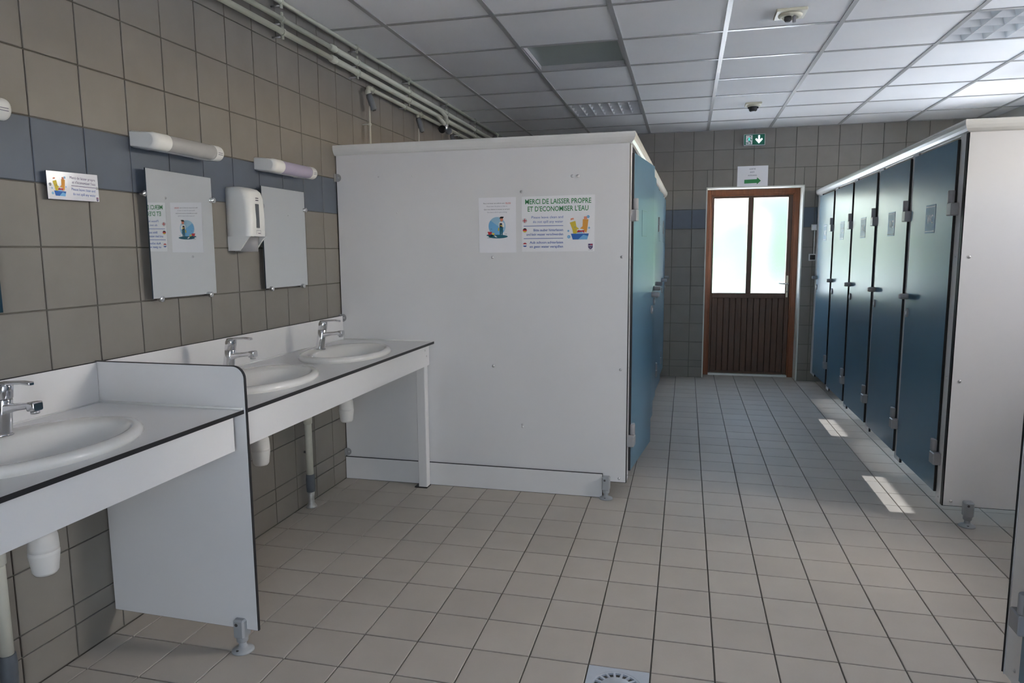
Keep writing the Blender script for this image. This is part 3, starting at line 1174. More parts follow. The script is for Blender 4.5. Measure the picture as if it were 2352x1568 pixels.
def counter(label, y0, y1, basins, near_end):
    t = thing('vanity_counter', label, 'counter', (0.3, (y0 + y1) / 2, 0))
    mv = lambda o: child_of_block(o, t)
    mb = MB()
    cuts = [y0] + [(basins[i] + basins[i + 1]) / 2 for i in range(len(basins) - 1)] + [y1]
    for i, cy in enumerate(basins):
        slab_with_hole(mb, 0.001, CXF, cuts[i], cuts[i + 1], CT - 0.0135, CT, BX, cy, BA - 0.02, BBY - 0.02, (True, i == 0, i == len(basins) - 1))
    mv(mb.build('worktop'))
    m_ = MB()
    m_.panel((0.0015, y0, 0), Y, Z, X, rect(y1 - y0, 0.985 - CT, 0, CT), 0.012, 'white_laminate', c=0.0016)
    mv(m_.build('backsplash'))
    m_ = MB()
    m_.panel((CXF - 0.034, y0 + 0.022, 0), Y, Z, X, rect(y1 - y0 - 0.05, CT - 0.0135 - 0.713, 0, 0.713), 0.013, 'white_laminate', 'white_laminate', c=0.001)
    ap = m_.build('apron')
    mv(ap)
    m_ = MB()
    m_.tube([(0.0145, y0 + 0.002, CT + 0.001), (0.0145, y1 - 0.002, CT + 0.001)], 0.0035, 'white_plastic', n=8)
    mv(m_.build('silicone_joint'))
    return t, ap


cF, apF = counter('white washbasin counter with two basins, ending at the cubicle panel', 0.893, 2.659, [BASINS[1], BASINS[0]], False)
cN, apN = counter('white washbasin counter with a single basin before the upright divider', -0.62, 0.880, [BASINS[2]], True)
# post, screws and end joint of the long counter
m_ = MB()
m_.cbox(0.492, 0.544, 2.585, 2.637, 0.0, 0.832, 0.003, 'white_laminate')
child_of_block(m_.build('leg'), cF)
m_ = MB()
m_.box(0.470, 0.546, 2.578, 2.640, 0.0, 0.006, 'black_plastic')
child_of_block(m_.build('leg_shoe'), cF)
for sy, sz in ((2.565, 0.805), (2.588, 0.770)):
    q = MB()
    screw(q, (0.557, sy, sz), X, 0.0055)
    child_of_block(q.build('screw'), cF)
m_ = MB()
m_.tube([(0.012, 2.6565, CT + 0.001), (CXF - 0.002, 2.6565, CT + 0.001)], 0.004, 'white_plastic', n=8)
child_of_block(m_.build('silicone_joint'), cF)
m_ = MB()
m_.tube([(0.012, 0.878, CT + 0.002), (CXF - 0.004, 0.878, CT + 0.002)], 0.0055, 'white_plastic', n=8)
child_of_block(m_.build('silicone_joint'), cN)
# near counter's hidden support, out of the picture
m_ = MB()
m_.panel((0.01, -0.608, 0), X, Z, -Y, rect(0.56, 0.74, 0, 0.09), 0.013, 'white_laminate', c=0.0015)
child_of_block(m_.build('side_panel'), cN)
m_ = MB()
m_.cbox(0.49, 0.54, -0.60, -0.55, 0.0, 0.83, 0.003, 'white_laminate')
child_of_block(m_.build('leg'), cN)

# ---- divider panel between the counters
t = thing('divider_panel', 'tall white divider panel with rounded top corner between the two counters', 'divider', (0.29, 0.886, 0))
r = 0.042
top = 0.988
out = [(0.004, 0.086), (0.585, 0.078)] + [(0.585 - r + r * math.cos(a), top - r + r * math.sin(a)) for a in [math.pi / 2 * k / 8 for k in range(9)]] + [(0.004, top)]
mb = MB()
mb.panel((0, 0.893, 0), X, Z, -Y, out, 0.013, 'white_laminate', c=0.0018)
child_of_block(mb.build('panel'), t)
child_of_block(support_foot(None, 0.520, 0.882, -1, 0.118), t)


# ---- basins with bottle traps
def basin(y, label):
    t = thing('washbasin', label, 'basin', (BX, y, 0), 0, None)
    mb = MB()
    n = 72
    ring = lambda a, b, dx, z: [(dx + a * math.cos(2 * math.pi * k / n), b * math.sin(2 * math.pi * k / n), z) for k in range(n)]
    R = [(BA - 0.004, BBY - 0.004, 0, CT - 0.001), (BA + 0.002, BBY + 0.002, 0, CT + 0.006), (BA, BBY, 0, CT + 0.016), (BA - 0.008, BBY - 0.008, 0, CT + 0.0235), (BA - 0.020, BBY - 0.020, 0, CT + 0.0265),
         (BA - 0.030, BBY - 0.032, 0.002, CT + 0.0255), (BA - 0.045, BBY - 0.046, 0.018, CT + 0.021), (BA - 0.052, BBY - 0.056, 0.022, CT + 0.010), (BA - 0.060, BBY - 0.068, 0.023, CT - 0.010),
         (BA - 0.075, BBY - 0.095, 0.023, CT - 0.050), (BA - 0.105, BBY - 0.150, 0.022, CT - 0.088), (0.055, 0.070, 0.020, CT - 0.108), (0.023, 0.023, 0.020, CT - 0.113)]
    mb.loft([ring(*q_) for q_ in R], 'ceramic')
    # outer shell under the worktop
    S = [(BA - 0.012, BBY - 0.012, 0.0, CT - 0.001), (BA - 0.045, BBY - 0.05, 0.02, CT - 0.020), (BA - 0.062, BBY - 0.085, 0.022, CT - 0.062), (BA - 0.10, BBY - 0.14, 0.021, CT - 0.100), (0.05, 0.06, 0.020, CT - 0.120), (0.024, 0.024, 0.020, CT - 0.126)]
    mb.loft([ring(*q_) for q_ in S], 'ceramic', cap1=True)
    mb.build('bowl', t)
    d = MB()
    d.lathe([(0.024, CT - 0.1135), (0.023, CT - 0.110), (0.012, CT - 0.1115), (0.002, CT - 0.1115)], (0.020, 0, 0), 'chrome', n=24)
    d.build('drain', t)
    d = MB()
    d.lathe([(0.026, CT - 0.124), (0.026, 0.66), (0.016, 0.655), (0.016, 0.63), (0.030, 0.625), (0.035, 0.608), (0.0365, 0.580), (0.0365, 0.572), (0.0350, 0.571), (0.0350, 0.569), (0.0370, 0.568), (0.0370, 0.560), (0.031, 0.513), (0.026, 0.505), (0.005, 0.504)], (-0.033 + 0.02, 0, 0), 'trap_plastic', n=28)
    d.tube([(-0.013, 0, 0.608), (-0.15, 0.03, 0.604), (-0.30, 0.10, 0.600)], 0.016, 'trap_plastic', n=12)
    d.build('trap', t)
    return t


basin(BASINS[0], 'white oval washbasin set into the counter next to the cubicle panel')
basin(BASINS[1], 'white oval washbasin just beyond the upright divider panel')
basin(BASINS[2], 'white oval washbasin with the single counter before the divider')


# ---- taps
def tap(x, y, label):
    t = thing('mixer_tap', label, 'tap', (x, y, 0))
    z0 = CT + 0.0225
    mb = MB()
    mb.lathe([(0.027, z0), (0.027, z0 + 0.004), (0.0245, z0 + 0.006)], (0, 0, 0), 'chrome', n=24)
    mb.build('base_ring', t)
    n = 24
    lean = 0.17
    ringc = lambda r, h, k=1.0: [(h * lean + r * math.cos(2 * math.pi * a / n), k * r * math.sin(2 * math.pi * a / n), z0 + 0.004 + h) for a in range(n)]
    mb = MB()
    mb.loft([ringc(0.0235, 0), ringc(0.0225, 0.04), ringc(0.0215, 0.094), ringc(0.0205, 0.0955)], 'chrome', cap1=True)
    mb.build('body', t)
    mb = MB()
    mb.loft([ringc(0.0205, 0.097), ringc(0.0222, 0.099), ringc(0.0218, 0.130), ringc(0.0185, 0.139), ringc(0.008, 0.142)], 'chrome', cap0=True, cap1=True)
    cap_ = mb.build('lever', t)

    def bar(mb, sections):
        rings = []
        for cx, cz, hw, hh in sections:
            k = 0.35
            pts = []
            for sx, sz in ((1, 1), (-1, 1), (-1, -1), (1, -1)):
                a0 = {(1, 1): 0, (-1, 1): 90, (-1, -1): 180, (1, -1): 270}[(sx, sz)]
                for q_ in range(4):
                    a = math.radians(a0 + 30 * q_)
                    pts.append((cx, sx * hw * (1 - k) + hw * k * math.cos(a), cz + sz * hh * (1 - k) + hh * k * math.sin(a)))
            rings.append(pts)
        mb.loft(rings, 'chrome', cap0=True, cap1=True)

    zt = z0 + 0.004 + 0.140
    mb = MB()
    bar(mb, [(0.012, zt - 0.004, 0.015, 0.007), (0.045, zt + 0.001, 0.011, 0.0045), (0.085, zt + 0.004, 0.009, 0.004), (0.113, zt + 0.002, 0.0085, 0.0045), (0.116, zt + 0.001, 0.006, 0.003)])
    mb.build('lever_handle', t)
    zs = z0 + 0.074
    mb = MB()
    bar(mb, [(0.006, zs - 0.004, 0.017, 0.018), (0.03, zs + 0.001, 0.016, 0.013), (0.07, zs + 0.008, 0.014, 0.009), (0.104, zs + 0.013, 0.013, 0.008), (0.108, zs + 0.011, 0.0155, 0.0125), (0.128, zs + 0.012, 0.0155, 0.0125), (0.131, zs + 0.011, 0.013, 0.010)])
    mb.build('spout', t)
    mb = MB()
    mb.lathe([(0.011, zs - 0.0015), (0.011, zs - 0.008), (0.008, zs - 0.008)], (0.118, 0, 0), 'steel', n=16)
    mb.build('aerator', t)
    return t


tap(0.183, BASINS[0] + 0.012, 'chrome lever tap on the basin next to the cubicle panel')
tap(0.183, BASINS[1] + 0.012, 'chrome lever tap rising behind the upright divider panel')
tap(0.183, BASINS[2] + 0.030, 'chrome lever tap on the basin of the single counter')


# ---- waste pipes on the wall under the counters
def waste_pipe(y, label):
    t = thing('waste_pipe', label, 'pipe', (0.045, y, 0))
    mb = MB()
    mb.tube([(0, 0, 0.175), (0, 0, 0.66)], 0.0185, 'pvc_cream', n=18)
    mb.build('pipe', t)
    mb = MB()
    mb.lathe([(0.0185, 0.455), (0.0225, 0.460), (0.0225, 0.505), (0.0200, 0.512)], (0, 0, 0), 'pvc_cream', n=18)
    mb.build('coupling', t)
    mb = MB()
    mb.lathe([(0.019, 0.085), (0.0225, 0.087), (0.0240, 0.120), (0.0232, 0.122), (0.0245, 0.150), (0.0222, 0.180), (0.0190, 0.181)], (0, 0, 0), 'tape_grey', n=18)
    mb.build('tape_sleeve', t)
    mb = MB()
    mb.lathe([(0.030, 0.0), (0.028, 0.006), (0.017, 0.022), (0.016, 0.050), (0.020, 0.090)], (0.0, 0, 0), 'old_foil', n=18)
    mb.build('floor_stub', t)
    mb = MB()
    mb.tube([(-0.03, 0, 0.30), (-0.01, 0, 0.30)], 0.006, 'dark_metal', n=8)
    mb.build('wall_clip', t)


waste_pipe(2.165, 'cream waste pipe with grey tape under the long counter')
waste_pipe(0.440, 'cream waste pipe with grey tape under the single-basin counter')


# ---- mirrors
def mirror(y0, label, yaw=0.0, pitch=0.0):
    t = thing('wall_mirror', label, 'mirror', (0.02, y0 + 0.19, 1.183))
    inv = lambda o: child_of_block(o, t)
    tilt = 0.0
    mb = MB()
    N = Vector((1, yaw, pitch)).normalized()
    U = Vector((-N.y, N.x, 0)).normalized()
    V = N.cross(U)
    c0 = Vector((0.022 + abs(yaw) * 0.1, y0 + 0.19, 1.4235))
    mb.panel(c0, U, V, N, rect(0.38, 0.481, -0.19, -0.2405), 0.006, 'mirror_glass', 'mirror_edge', c=0.0008, back=False)
    inv(mb.build('mirror_plate'))
    for cy, cz in ((y0 - 0.002, 1.571), (y0 + 0.384, 1.572), (y0 + 0.048, 1.180), (y0 + 0.334, 1.180)):
        c_ = MB()
        c_.lathe([(0.0055, 0.0), (0.0055, 0.022), (0.0115, 0.023), (0.0118, 0.034), (0.0105, 0.036), (0.004, 0.0365)], (0.0, cy, cz), 'chrome', axis='x', n=18)
        c_.lathe([(0.0065, 0.010), (0.0065, 0.022)], (0.0, cy, cz), 'chrome', axis='x', n=12)
        inv(c_.build('clip'))
    return t


mirror(1.140, 'frameless wall mirror reflecting the posters, between the small sign and the dispenser', 0.0285, -0.008)
mirror(1.877, 'frameless wall mirror between the soap dispenser and the cubicle panel')
mirror(0.170, 'frameless wall mirror beside the small instruction sign, above the single basin')


# ---- wall lights above the mirrors
def wall_light(y0, tube_mat, label, y1=None):
    t = thing('wall_light', label, 'light', (0.0, y0 + 0.19, 1.765))
    inv = lambda o: child_of_block(o, t)
    L = 0.385
    cx, cz, r = 0.083, 1.757, 0.031

    def prof(sc=1.0, n=14):
        pts = [(0.0, 1.735), (0.0, 1.797)]
        arc = [(cx + r * sc * math.cos(a), cz + r * sc * math.sin(a)) for a in [math.radians(100 - 205 * k / n) for k in range(n + 1)]]
        return pts + arc

    def cap(a, b, bev0, bev1):
        mb = MB()
        rings = []
        for yy, sc in ((a, 0.80 if bev0 else 1.0), (a + 0.006, 0.93 if bev0 else 1.0), (a + 0.016, 1.0), (b - 0.012, 1.0), (b - 0.003, 0.97 if bev1 else 1.0), (b, 0.86 if bev1 else 1.0)):
            p = prof()
            c0 = (0.03, 1.764)
            rings.append([(c0[0] + (u - c0[0]) * sc if u > 0.001 else 0.0, yy, c0[1] + (w - c0[1]) * sc) for u, w in p])
        n = len(rings[0])
        mb.loft(rings, 'white_plastic', cap0=True, cap1=True, smooth=True)
        return mb
    inv(cap(y0, y0 + 0.082, True, False).build('end_cap'))
    inv(cap(y0 + L - 0.050, y0 + L, False, True).build('end_cap'))
    mb = MB()
    mb.lathe([(r - 0.0025, y0 + 0.080), (r - 0.0015, y0 + 0.084), (r - 0.0015, y0 + L - 0.052), (r - 0.0025, y0 + L - 0.048)], (cx, 0, cz), tube_mat, axis='y', n=28)
    inv(mb.build('tube_diffuser'))
    mb = MB()
    mb.prism([(0.0, 1.737), (0.060, 1.728), (0.070, 1.731), (0.050, 1.742), (0.045, 1.775), (0.0, 1.795)], (0, y0 + 0.060, 0), X, Z, Y, L - 0.09, 'white_plastic')
    inv(mb.build('back_plate'))
    mb = MB()
    mb.cbox(cx + r - 0.006, cx + r + 0.0015, y0 + L - 0.040, y0 + L - 0.014, 1.748, 1.750, 0.0006, 'print_grey')
    mb.cbox(cx + r - 0.006, cx + r + 0.0015, y0 + L - 0.040, y0 + L - 0.014, 1.755, 1.757, 0.0006, 'print_grey')
    inv(mb.build('switch_mark'))
    return t


wall_light(1.120, 'diffuser_clear', 'white wall lamp with a clear tube above the mirror with the poster reflection')
wall_light(1.874, 'diffuser_violet', 'white wall lamp with a violet tube above the mirror by the cubicle panel')
wall_light(0.182, 'diffuser_clear', 'white wall lamp end above the mirror beside the small sign')

# ---- dispenser
t = thing('soap_dispenser', 'white wall dispenser with grey spout hanging between two mirrors', 'dispenser', (0.0, 1.70, 1.36))
inv = lambda o: child_of_block(o, t)
ya, yb, za, zb_ = 1.648, 1.775, 1.362, 1.640


def disp_section(z, depth, na=0.0):
    """outline of the dispenser at a height: rounded front"""
    pts = [(0.0, ya + na), (0.03, ya + na)]
    w = yb - ya - 2 * na
    c = 0.028
    for k in range(7):
        a = math.pi / 2 * k / 6
        pts.append((depth - c + c * math.sin(a), ya + na + c - c * math.cos(a)))
    for k in range(7):
        a = math.pi / 2 * k / 6
        pts.append((depth - c + c * math.cos(a), yb - na - c + c * math.sin(a)))
    pts += [(0.03, yb - na), (0.0, yb - na)]
    return [(x, y, z) for x, y in pts]


mb = MB()
mb.loft([disp_section(1.425, 0.116), disp_section(1.50, 0.118), disp_section(1.590, 0.114), disp_section(1.618, 0.104), disp_section(1.632, 0.088, 0.002), disp_section(1.640, 0.060, 0.008)], 'white_plastic', cap1=True)
# lower part with the arched mouth: side cheeks and back
low = [(0.0, 1.362), (0.052, 1.362), (0.066, 1.375), (0.086, 1.400), (0.102, 1.418), (0.116, 1.4255), (0.0, 1.4255)]
for yy in (ya, yb - 0.010):
    mb.prism(low, (0, yy, 0), X, Z, Y, 0.010, 'white_plastic')
mb.box(0.0, 0.05, ya + 0.005, yb - 0.005, 1.362, 1.43, 'white_plastic')
inv(mb.build('housing'))
mb = MB()
mb.loft([[(0.048 + 0.050 * math.cos(a) * s_, 1.7115 + 0.045 * math.sin(a), z) for a in [2 * math.pi * k / 24 for k in range(24)]] for z, s_ in ((1.358, 1.0), (1.39, 1.05), (1.424, 1.1))], 'grey_plastic', cap0=True, cap1=True)
inv(mb.build('spout_cover'))
mb = MB()
mb.cbox(0.1150, 0.1190, 1.692, 1.716, 1.462, 1.566, 0.0012, 'tape_grey')
inv(mb.build('level_window'))
pr = Print((0.1185, 1.688, 1.43), Y, Z, X)
pr.rect(0.004, 0.026, 0.150, 0.154, 'print_dark')
pr.rect(0.004, 0.026, 0.159, 0.163, 'print_dark')
for r_ in ((0.0, 0.034, 0.020, 0.0215), (0.0, 0.0015, 0.004, 0.020), (0.0325, 0.034, 0.004, 0.020), (0.012, 0.030, 0.006, 0.010)):
    pr.rect(*r_, 'print_grey')
inv(pr.mb.build('logo_print'))


# ---- small sign on the tiles
def hands_and_tub(pr, u, v, w, h, sf=1.0):
    """two gloved hands washing in a blue tub with soap bubbles, in a w x h field"""
    q = lambda pts: [(u + a * w, v + b * h) for a, b in pts]
    pr.poly(q([(0.16, 0.25), (0.93, 0.25), (0.86, 0.0), (0.24, 0.0)]), 'print_tub', 3)
    pr.poly(q([(0.48, 0.0), (0.86, 0.0), (0.90, 0.14), (0.80, 0.17), (0.70, 0.20), (0.60, 0.12)]), 'print_sky', 4)
    pr.disc(u + 0.50 * w, v + 0.27 * h, 0.17 * w, 'print_sky', 2, a0=0, a1=180, ry=0.09 * h)
    pr.poly(q([(0.42, 0.30), (0.46, 0.40), (0.60, 0.38), (0.73, 0.40), (0.74, 0.26), (0.66, 0.33)]), 'print_red', 3)
    pr.poly(q([(0.14, 0.82), (0.29, 0.86), (0.27, 0.92), (0.15, 0.90)]), 'print_skin', 2)
    pr.poly(q([(0.11, 0.72), (0.35, 0.79), (0.40, 0.54), (0.52, 0.45), (0.42, 0.42), (0.44, 0.30), (0.38, 0.25), (0.26, 0.26), (0.22, 0.44)]), 'print_yellow', 3)
    pr.poly(q([(0.72, 0.86), (0.86, 0.86), (0.85, 0.97), (0.72, 0.97)]), 'print_skin', 2)
    pr.poly(q([(0.67, 0.86), (0.91, 0.85), (0.86, 0.42), (0.82, 0.28), (0.74, 0.34), (0.72, 0.42), (0.66, 0.44), (0.55, 0.46), (0.66, 0.56)]), 'print_orange', 3)
    for bx, by, br in ((0.90, 0.96, 0.062), (0.07, 0.12, 0.070), (0.05, 0.37, 0.042), (0.94, 0.49, 0.042), (0.33, 0.53, 0.028)):
        pr.disc(u + bx * w, v + by * h, br * w, 'print_sky', 3)
        pr.disc(u + (bx - 0.012) * w, v + by * h, br * w * 0.45, 'print_pale_sky', 4)


def shield(pr, u, v, w, h):
    pr.poly([(u, v + h), (u, v + 0.42 * h), (u + 0.14 * w, v + 0.18 * h), (u + 0.5 * w, v), (u + 0.86 * w, v + 0.18 * h), (u + w, v + 0.42 * h), (u + w, v + h)], 'print_purple', 2)
    pr.poly([(u + 0.12 * w, v + 0.52 * h), (u + 0.5 * w, v + 0.16 * h), (u + 0.88 * w, v + 0.52 * h), (u + 0.5 * w, v + 0.40 * h)], 'print_grey', 3)
    pr.rect(u + 0.1 * w, u + 0.9 * w, v + 0.62 * h, v + 0.70 * h, 'print_white', 3)
    pr.rect(u + 0.52 * w, u + 0.9 * w, v + 0.76 * h, v + 0.92 * h, 'print_red', 3)


SG = MB()
SG.panel((0.0165, 0.742, 1.524), Y, Z, X, [(0.0, 0.0), (0.199, 0.003), (0.198, 0.093), (0.0, 0.088)], 0.003, 'sign_film', 'print_navy', c=0.0004)
sg = SG.build('instruction_sign')
tag(sg, 'small glossy plastic sign with gloved hands, screwed to the tiles', 'sign')
pr = Print((0.0196, 0.742, 1.524), Y, Z, X)
hands_and_tub(pr, 0.014, 0.012, 0.058, 0.062)
pr.text('Merci de laisser propre', 0.186, 0.0700, 0.100, 0.0085, 'print_purple', 'r')
pr.text("et d'économiser l'eau", 0.186, 0.0560, 0.092, 0.0085, 'print_purple', 'r')
pr.rect(0.090, 0.192, 0.0475, 0.0490, 'print_purple')
pr.text('Please leave clean and', 0.184, 0.0335, 0.094, 0.0085, 'print_blue', 'r')
pr.text('do not spill any water', 0.184, 0.0185, 0.090, 0.0085, 'print_blue', 'r')
shield(pr, 0.1865, 0.0040, 0.0085, 0.0130)
o = pr.mb.build('print', sg)
for y_, z_ in ((0.753, 1.570), (0.934, 1.572)):
    q = MB()
    q.tube([(0.0, y_, z_), (0.0165, y_, z_)], 0.004, 'dark_metal', n=8)
    screw(q, (0.0195, y_, z_), X, 0.0045)
    q.build('screw', sg)

# ---- posters on the cubicle panel
PY = 2.6592


def sheet(name, u0, u1, z0, z1, matname, skew=0.0):
    mb = MB()
    mb.panel((u0, PY + 0.0009, z0), X, Z, -Y, [(0, 0), (u1 - u0, 0), (u1 - u0, z1 - z0), (0, z1 - z0 + skew)], 0.0011, matname, matname, c=0.0002)
    return mb.build(name)


w, h = 0.3945, 0.2955
ps = sheet('poster', 1.0965, 1.0965 + w, 1.3485, 1.3485 + h, 'poster_white', -0.002)
tag(ps, 'wide white poster with green heading and blue lines in three languages', 'poster')
pr = Print((1.0965, PY - 0.0004, 1.3485), X, Z, -Y)
pu = lambda x: (x - 900) / 1105 * w
pv = lambda y: (1166 - y) / 850 * h
pr.text('MERCI DE LAISSER PROPRE', pu(955), pv(437), pu(1953) - pu(955), 0.0262, 'print_green', 'l', bold=True)
pr.text("ET D'ECONOMISER L'EAU", pu(992), pv(549), pu(1912) - pu(992), 0.0262, 'print_green', 'l', bold=True)
for body, x0, yb_ in (('Please leave clean and', 1050, 657), ('do not spill any water', 1073, 725), ('Bitte sauber hinterlassen', 1082, 853), ('und kein wasser verschwenden', 972, 918), ('Aub schoon achterlaten', 1022, 1042), ('en geen water verspillen', 1022, 1106)):
    pr.text(body, pu(1534), pv(yb_), pu(1534) - pu(x0), 0.0128, 'print_blue', 'r', bold=True)
for yl in (772, 964):
    pr.rect(pu(928), pu(1535), pv(yl + 4), pv(yl - 4), 'print_blue')
rr = 0.0112
cu, cv = pu(947), pv(690)     # British flag
pr.disc(cu, cv, rr, 'print_white', 2)
for k in range(4):
    a = math.radians(90 * k)
    pr.disc(cu + 0.0012 * (1 if k in (0, 3) else -1), cv + 0.0012 * (1 if k in (0, 1) else -1), rr * 0.86, 'print_navy', 3, n=8, a0=90 * k + 8, a1=90 * k + 82)
pr.rect(cu - rr, cu + rr, cv - 0.0022, cv + 0.0022, 'print_red', 4)
pr.rect(cu - 0.0022, cu + 0.0022, cv - rr, cv + rr, 'print_red', 4)
cu, cv = pu(947), pv(836)     # German flag
pr.disc(cu, cv, rr, 'print_red', 2)
pr.disc(cu, cv, rr, 'print_black', 3, a0=20, a1=160, n=12)
pr.disc(cu, cv, rr, 'print_yellow', 3, a0=200, a1=340, n=12)
cu, cv = pu(947), pv(1060)    # Dutch flag
pr.disc(cu, cv, rr, 'print_white', 2)
pr.disc(cu, cv, rr, 'print_red', 3, a0=20, a1=160, n=12)
pr.disc(cu, cv, rr, 'print_blue', 3, a0=200, a1=340, n=12)
hands_and_tub(pr, pu(1596), pv(986), pu(1945) - pu(1596), pv(630) - pv(986))
shield(pr, pu(1912), pv(1138), pu(1980) - pu(1912), pv(1052) - pv(1138))
pr.rect(pu(1912), pu(1980), pv(1146), pv(1142), 'print_grey')
pr.mb.build('print', ps)

w, h = 0.2095, 0.2975
ps = sheet('notice', 0.8545, 0.8545 + w, 1.3445, 1.3445 + h, 'paper')
tag(ps, 'upright white paper notice with a cleaner drawn before a blue circle', 'poster')
pr = Print((0.8545, PY - 0.0004, 1.3445), X, Z, -Y)
pu = lambda x: (x - 257) / 556 * w
pv = lambda y: (1178 - y) / 826 * h
pr.text('Merci de laisser cet endroit aussi', pu(328), pv(446), pu(648) - pu(328), 0.0062, 'print_dark')
pr.text('PROPRE', pu(660), pv(446), pu(738) - pu(660), 0.0062, 'print_red')
pr.rect(pu(660), pu(738), pv(452), pv(449), 'print_red')
pr.text('Please leave this place as clean as', pu(378), pv(490), pu(684) - pu(378), 0.0058, 'print_grey')
pr.text('Que vous désirez le trouver en arrivant', pu(338), pv(536), pu(722) - pu(338), 0.0062, 'print_dark')
pr.text('You want to find it upon arriving', pu(384), pv(579), pu(680) - pu(384), 0.0058, 'print_grey')
pr.disc(pu(530), pv(782), (pu(658) - pu(402)) / 2, 'print_pale_sky', 1, n=40, ry=(pv(642) - pv(920)) / 2)
pr.disc(pu(530), pv(782), (pu(658) - pu(402)) / 2 * 0.98, 'print_sky', 2, n=24, a0=140, a1=330, ry=(pv(642) - pv(920)) / 2 * 0.98)
pr.disc(pu(545), pv(936), pu(690) - pu(545), 'print_teal', 3, n=30, ry=pv(905) - pv(932))
pr.disc(pu(430), pv(915), pu(500) - pu(440), 'print_teal', 3, n=24, ry=pv(905) - pv(920))
P_ = lambda *pts: [(pu(a), pv(b)) for a, b in pts]
pr.poly(P_((568, 792), (622, 792), (612, 950), (600, 950), (596, 840), (588, 950), (574, 950)), 'print_teal', 5)
pr.poly(P_((572, 716), (612, 716), (640, 740), (640, 795), (566, 795), (558, 800), (556, 740)), 'print_white', 5)
pr.poly(P_((572, 735), (606, 735), (610, 800), (568, 800)), 'print_navy', 6)
pr.poly(P_((582, 762), (600, 765), (616, 780), (612, 786), (584, 780)), 'print_yellow', 7)
pr.poly(P_((548, 800), (566, 810), (562, 850), (544, 852)), 'print_yellow', 6)
pr.disc(pu(600), pv(682), 0.0088, 'print_skin', 6, n=20, ry=0.0110)
pr.poly(P_((572, 672), (574, 648), (592, 638), (632, 640), (628, 658), (610, 668), (590, 664)), 'print_black', 7)
pr.poly(P_((388, 862), (456, 864), (446, 900), (404, 912)), 'print_red', 5)
pr.poly(P_((456, 880), (492, 884), (490, 908), (462, 910)), 'print_yellow', 5)
pr.poly(P_((482, 918), (510, 922), (535, 948), (505, 944)), 'print_white', 6)
pr.rect(pu(382), pu(428), pv(956), pv(952), 'print_teal')
pr.rect(pu(650), pu(676), pv(900), pv(896), 'print_dark')
pr.rect(pu(438), pu(452), pv(824), pv(819), 'print_navy', 4)
pr.mb.build('print', ps)

# ================================================================== PIPES UNDER THE CEILING
CLIPS = [0.49, 1.29, 2.090, 2.888, 3.690, 4.48, 5.28, 6.08]


def long_pipe(z, r, label, r2=None, step=None, drop=None, x=0.050):
    t = thing('ceiling_pipe', label, 'pipe', (x, 2.6, z), 0)
    inv = lambda o: child_of_block(o, t)
    mb = MB()
    if step:
        mb.tube([(x, YF + 0.02, z), (x, step, z)], r, 'pipe_paint', n=14)
        mb.tube([(x, step, z), (x, YB - 0.01, z)], r2, 'pipe_paint', n=14)
    else:
        mb.tube([(x, YF + 0.02, z), (x, YB - 0.01, z)], r, 'pipe_paint', n=14)
    inv(mb.build('pipe_run'))
    if step:
        mb = MB()
        mb.lathe([(r, step - 0.03), (r2 + 0.003, step - 0.022), (r2 + 0.004, step + 0.02), (r2, step + 0.03)], (x, 0, z), 'pipe_paint', axis='y', n=16)
        inv(mb.build('reducer'))
    for y in CLIPS:
        R_ = (r2 or r) if (step and y > step) else r
        mb = MB()
        n = 14
        ringA = [(x + (R_ + 0.004) * math.cos(2 * math.pi * k / n), z + (R_ + 0.004) * math.sin(2 * math.pi * k / n)) for k in range(n)]
        mb.prism(ringA, (0, y - 0.007, 0), X, Z, Y, 0.014, 'pipe_paint')
        mb.box(x - 0.004, x + 0.004, y - 0.006, y + 0.006, z + R_, z + R_ + 0.020, 'pipe_paint')
        mb.box(x - 0.004, x + 0.004, y - 0.006, y + 0.006, z - R_ - 0.020, z - R_, 'pipe_paint')
        mb.tube([(0.0, y - 0.012, z - R_ - 0.012), (x - R_ * 0.4, y - 0.012, z - R_ - 0.012)], 0.0045, 'steel', n=8)
        inv(mb.build('pipe_clip'))
    if drop:
        mb = MB()
        y, zb2, x2 = drop
        mb.tube([(x, y - 0.09, z), (x + 0.004, y - 0.03, z - 0.010), (x2, y, z - 0.05), (x2, y + 0.006, zb2)], (r2 or r) * 0.95, 'pipe_paint', n=12)
        inv(mb.build('branch_bend'))
    return t


long_pipe(2.546, 0.0095, 'thin cream pipe running closest to the ceiling along the tiled wall')
long_pipe(2.466, 0.0125, 'upper of the two thick cream pipes clipped to the tiled wall', 0.0155, 2.59, (4.36, 2.345, 0.090))
long_pipe(2.408, 0.0140, 'lower of the two thick cream pipes clipped to the tiled wall', 0.0170, 2.59, (4.30, 2.345, 0.088))

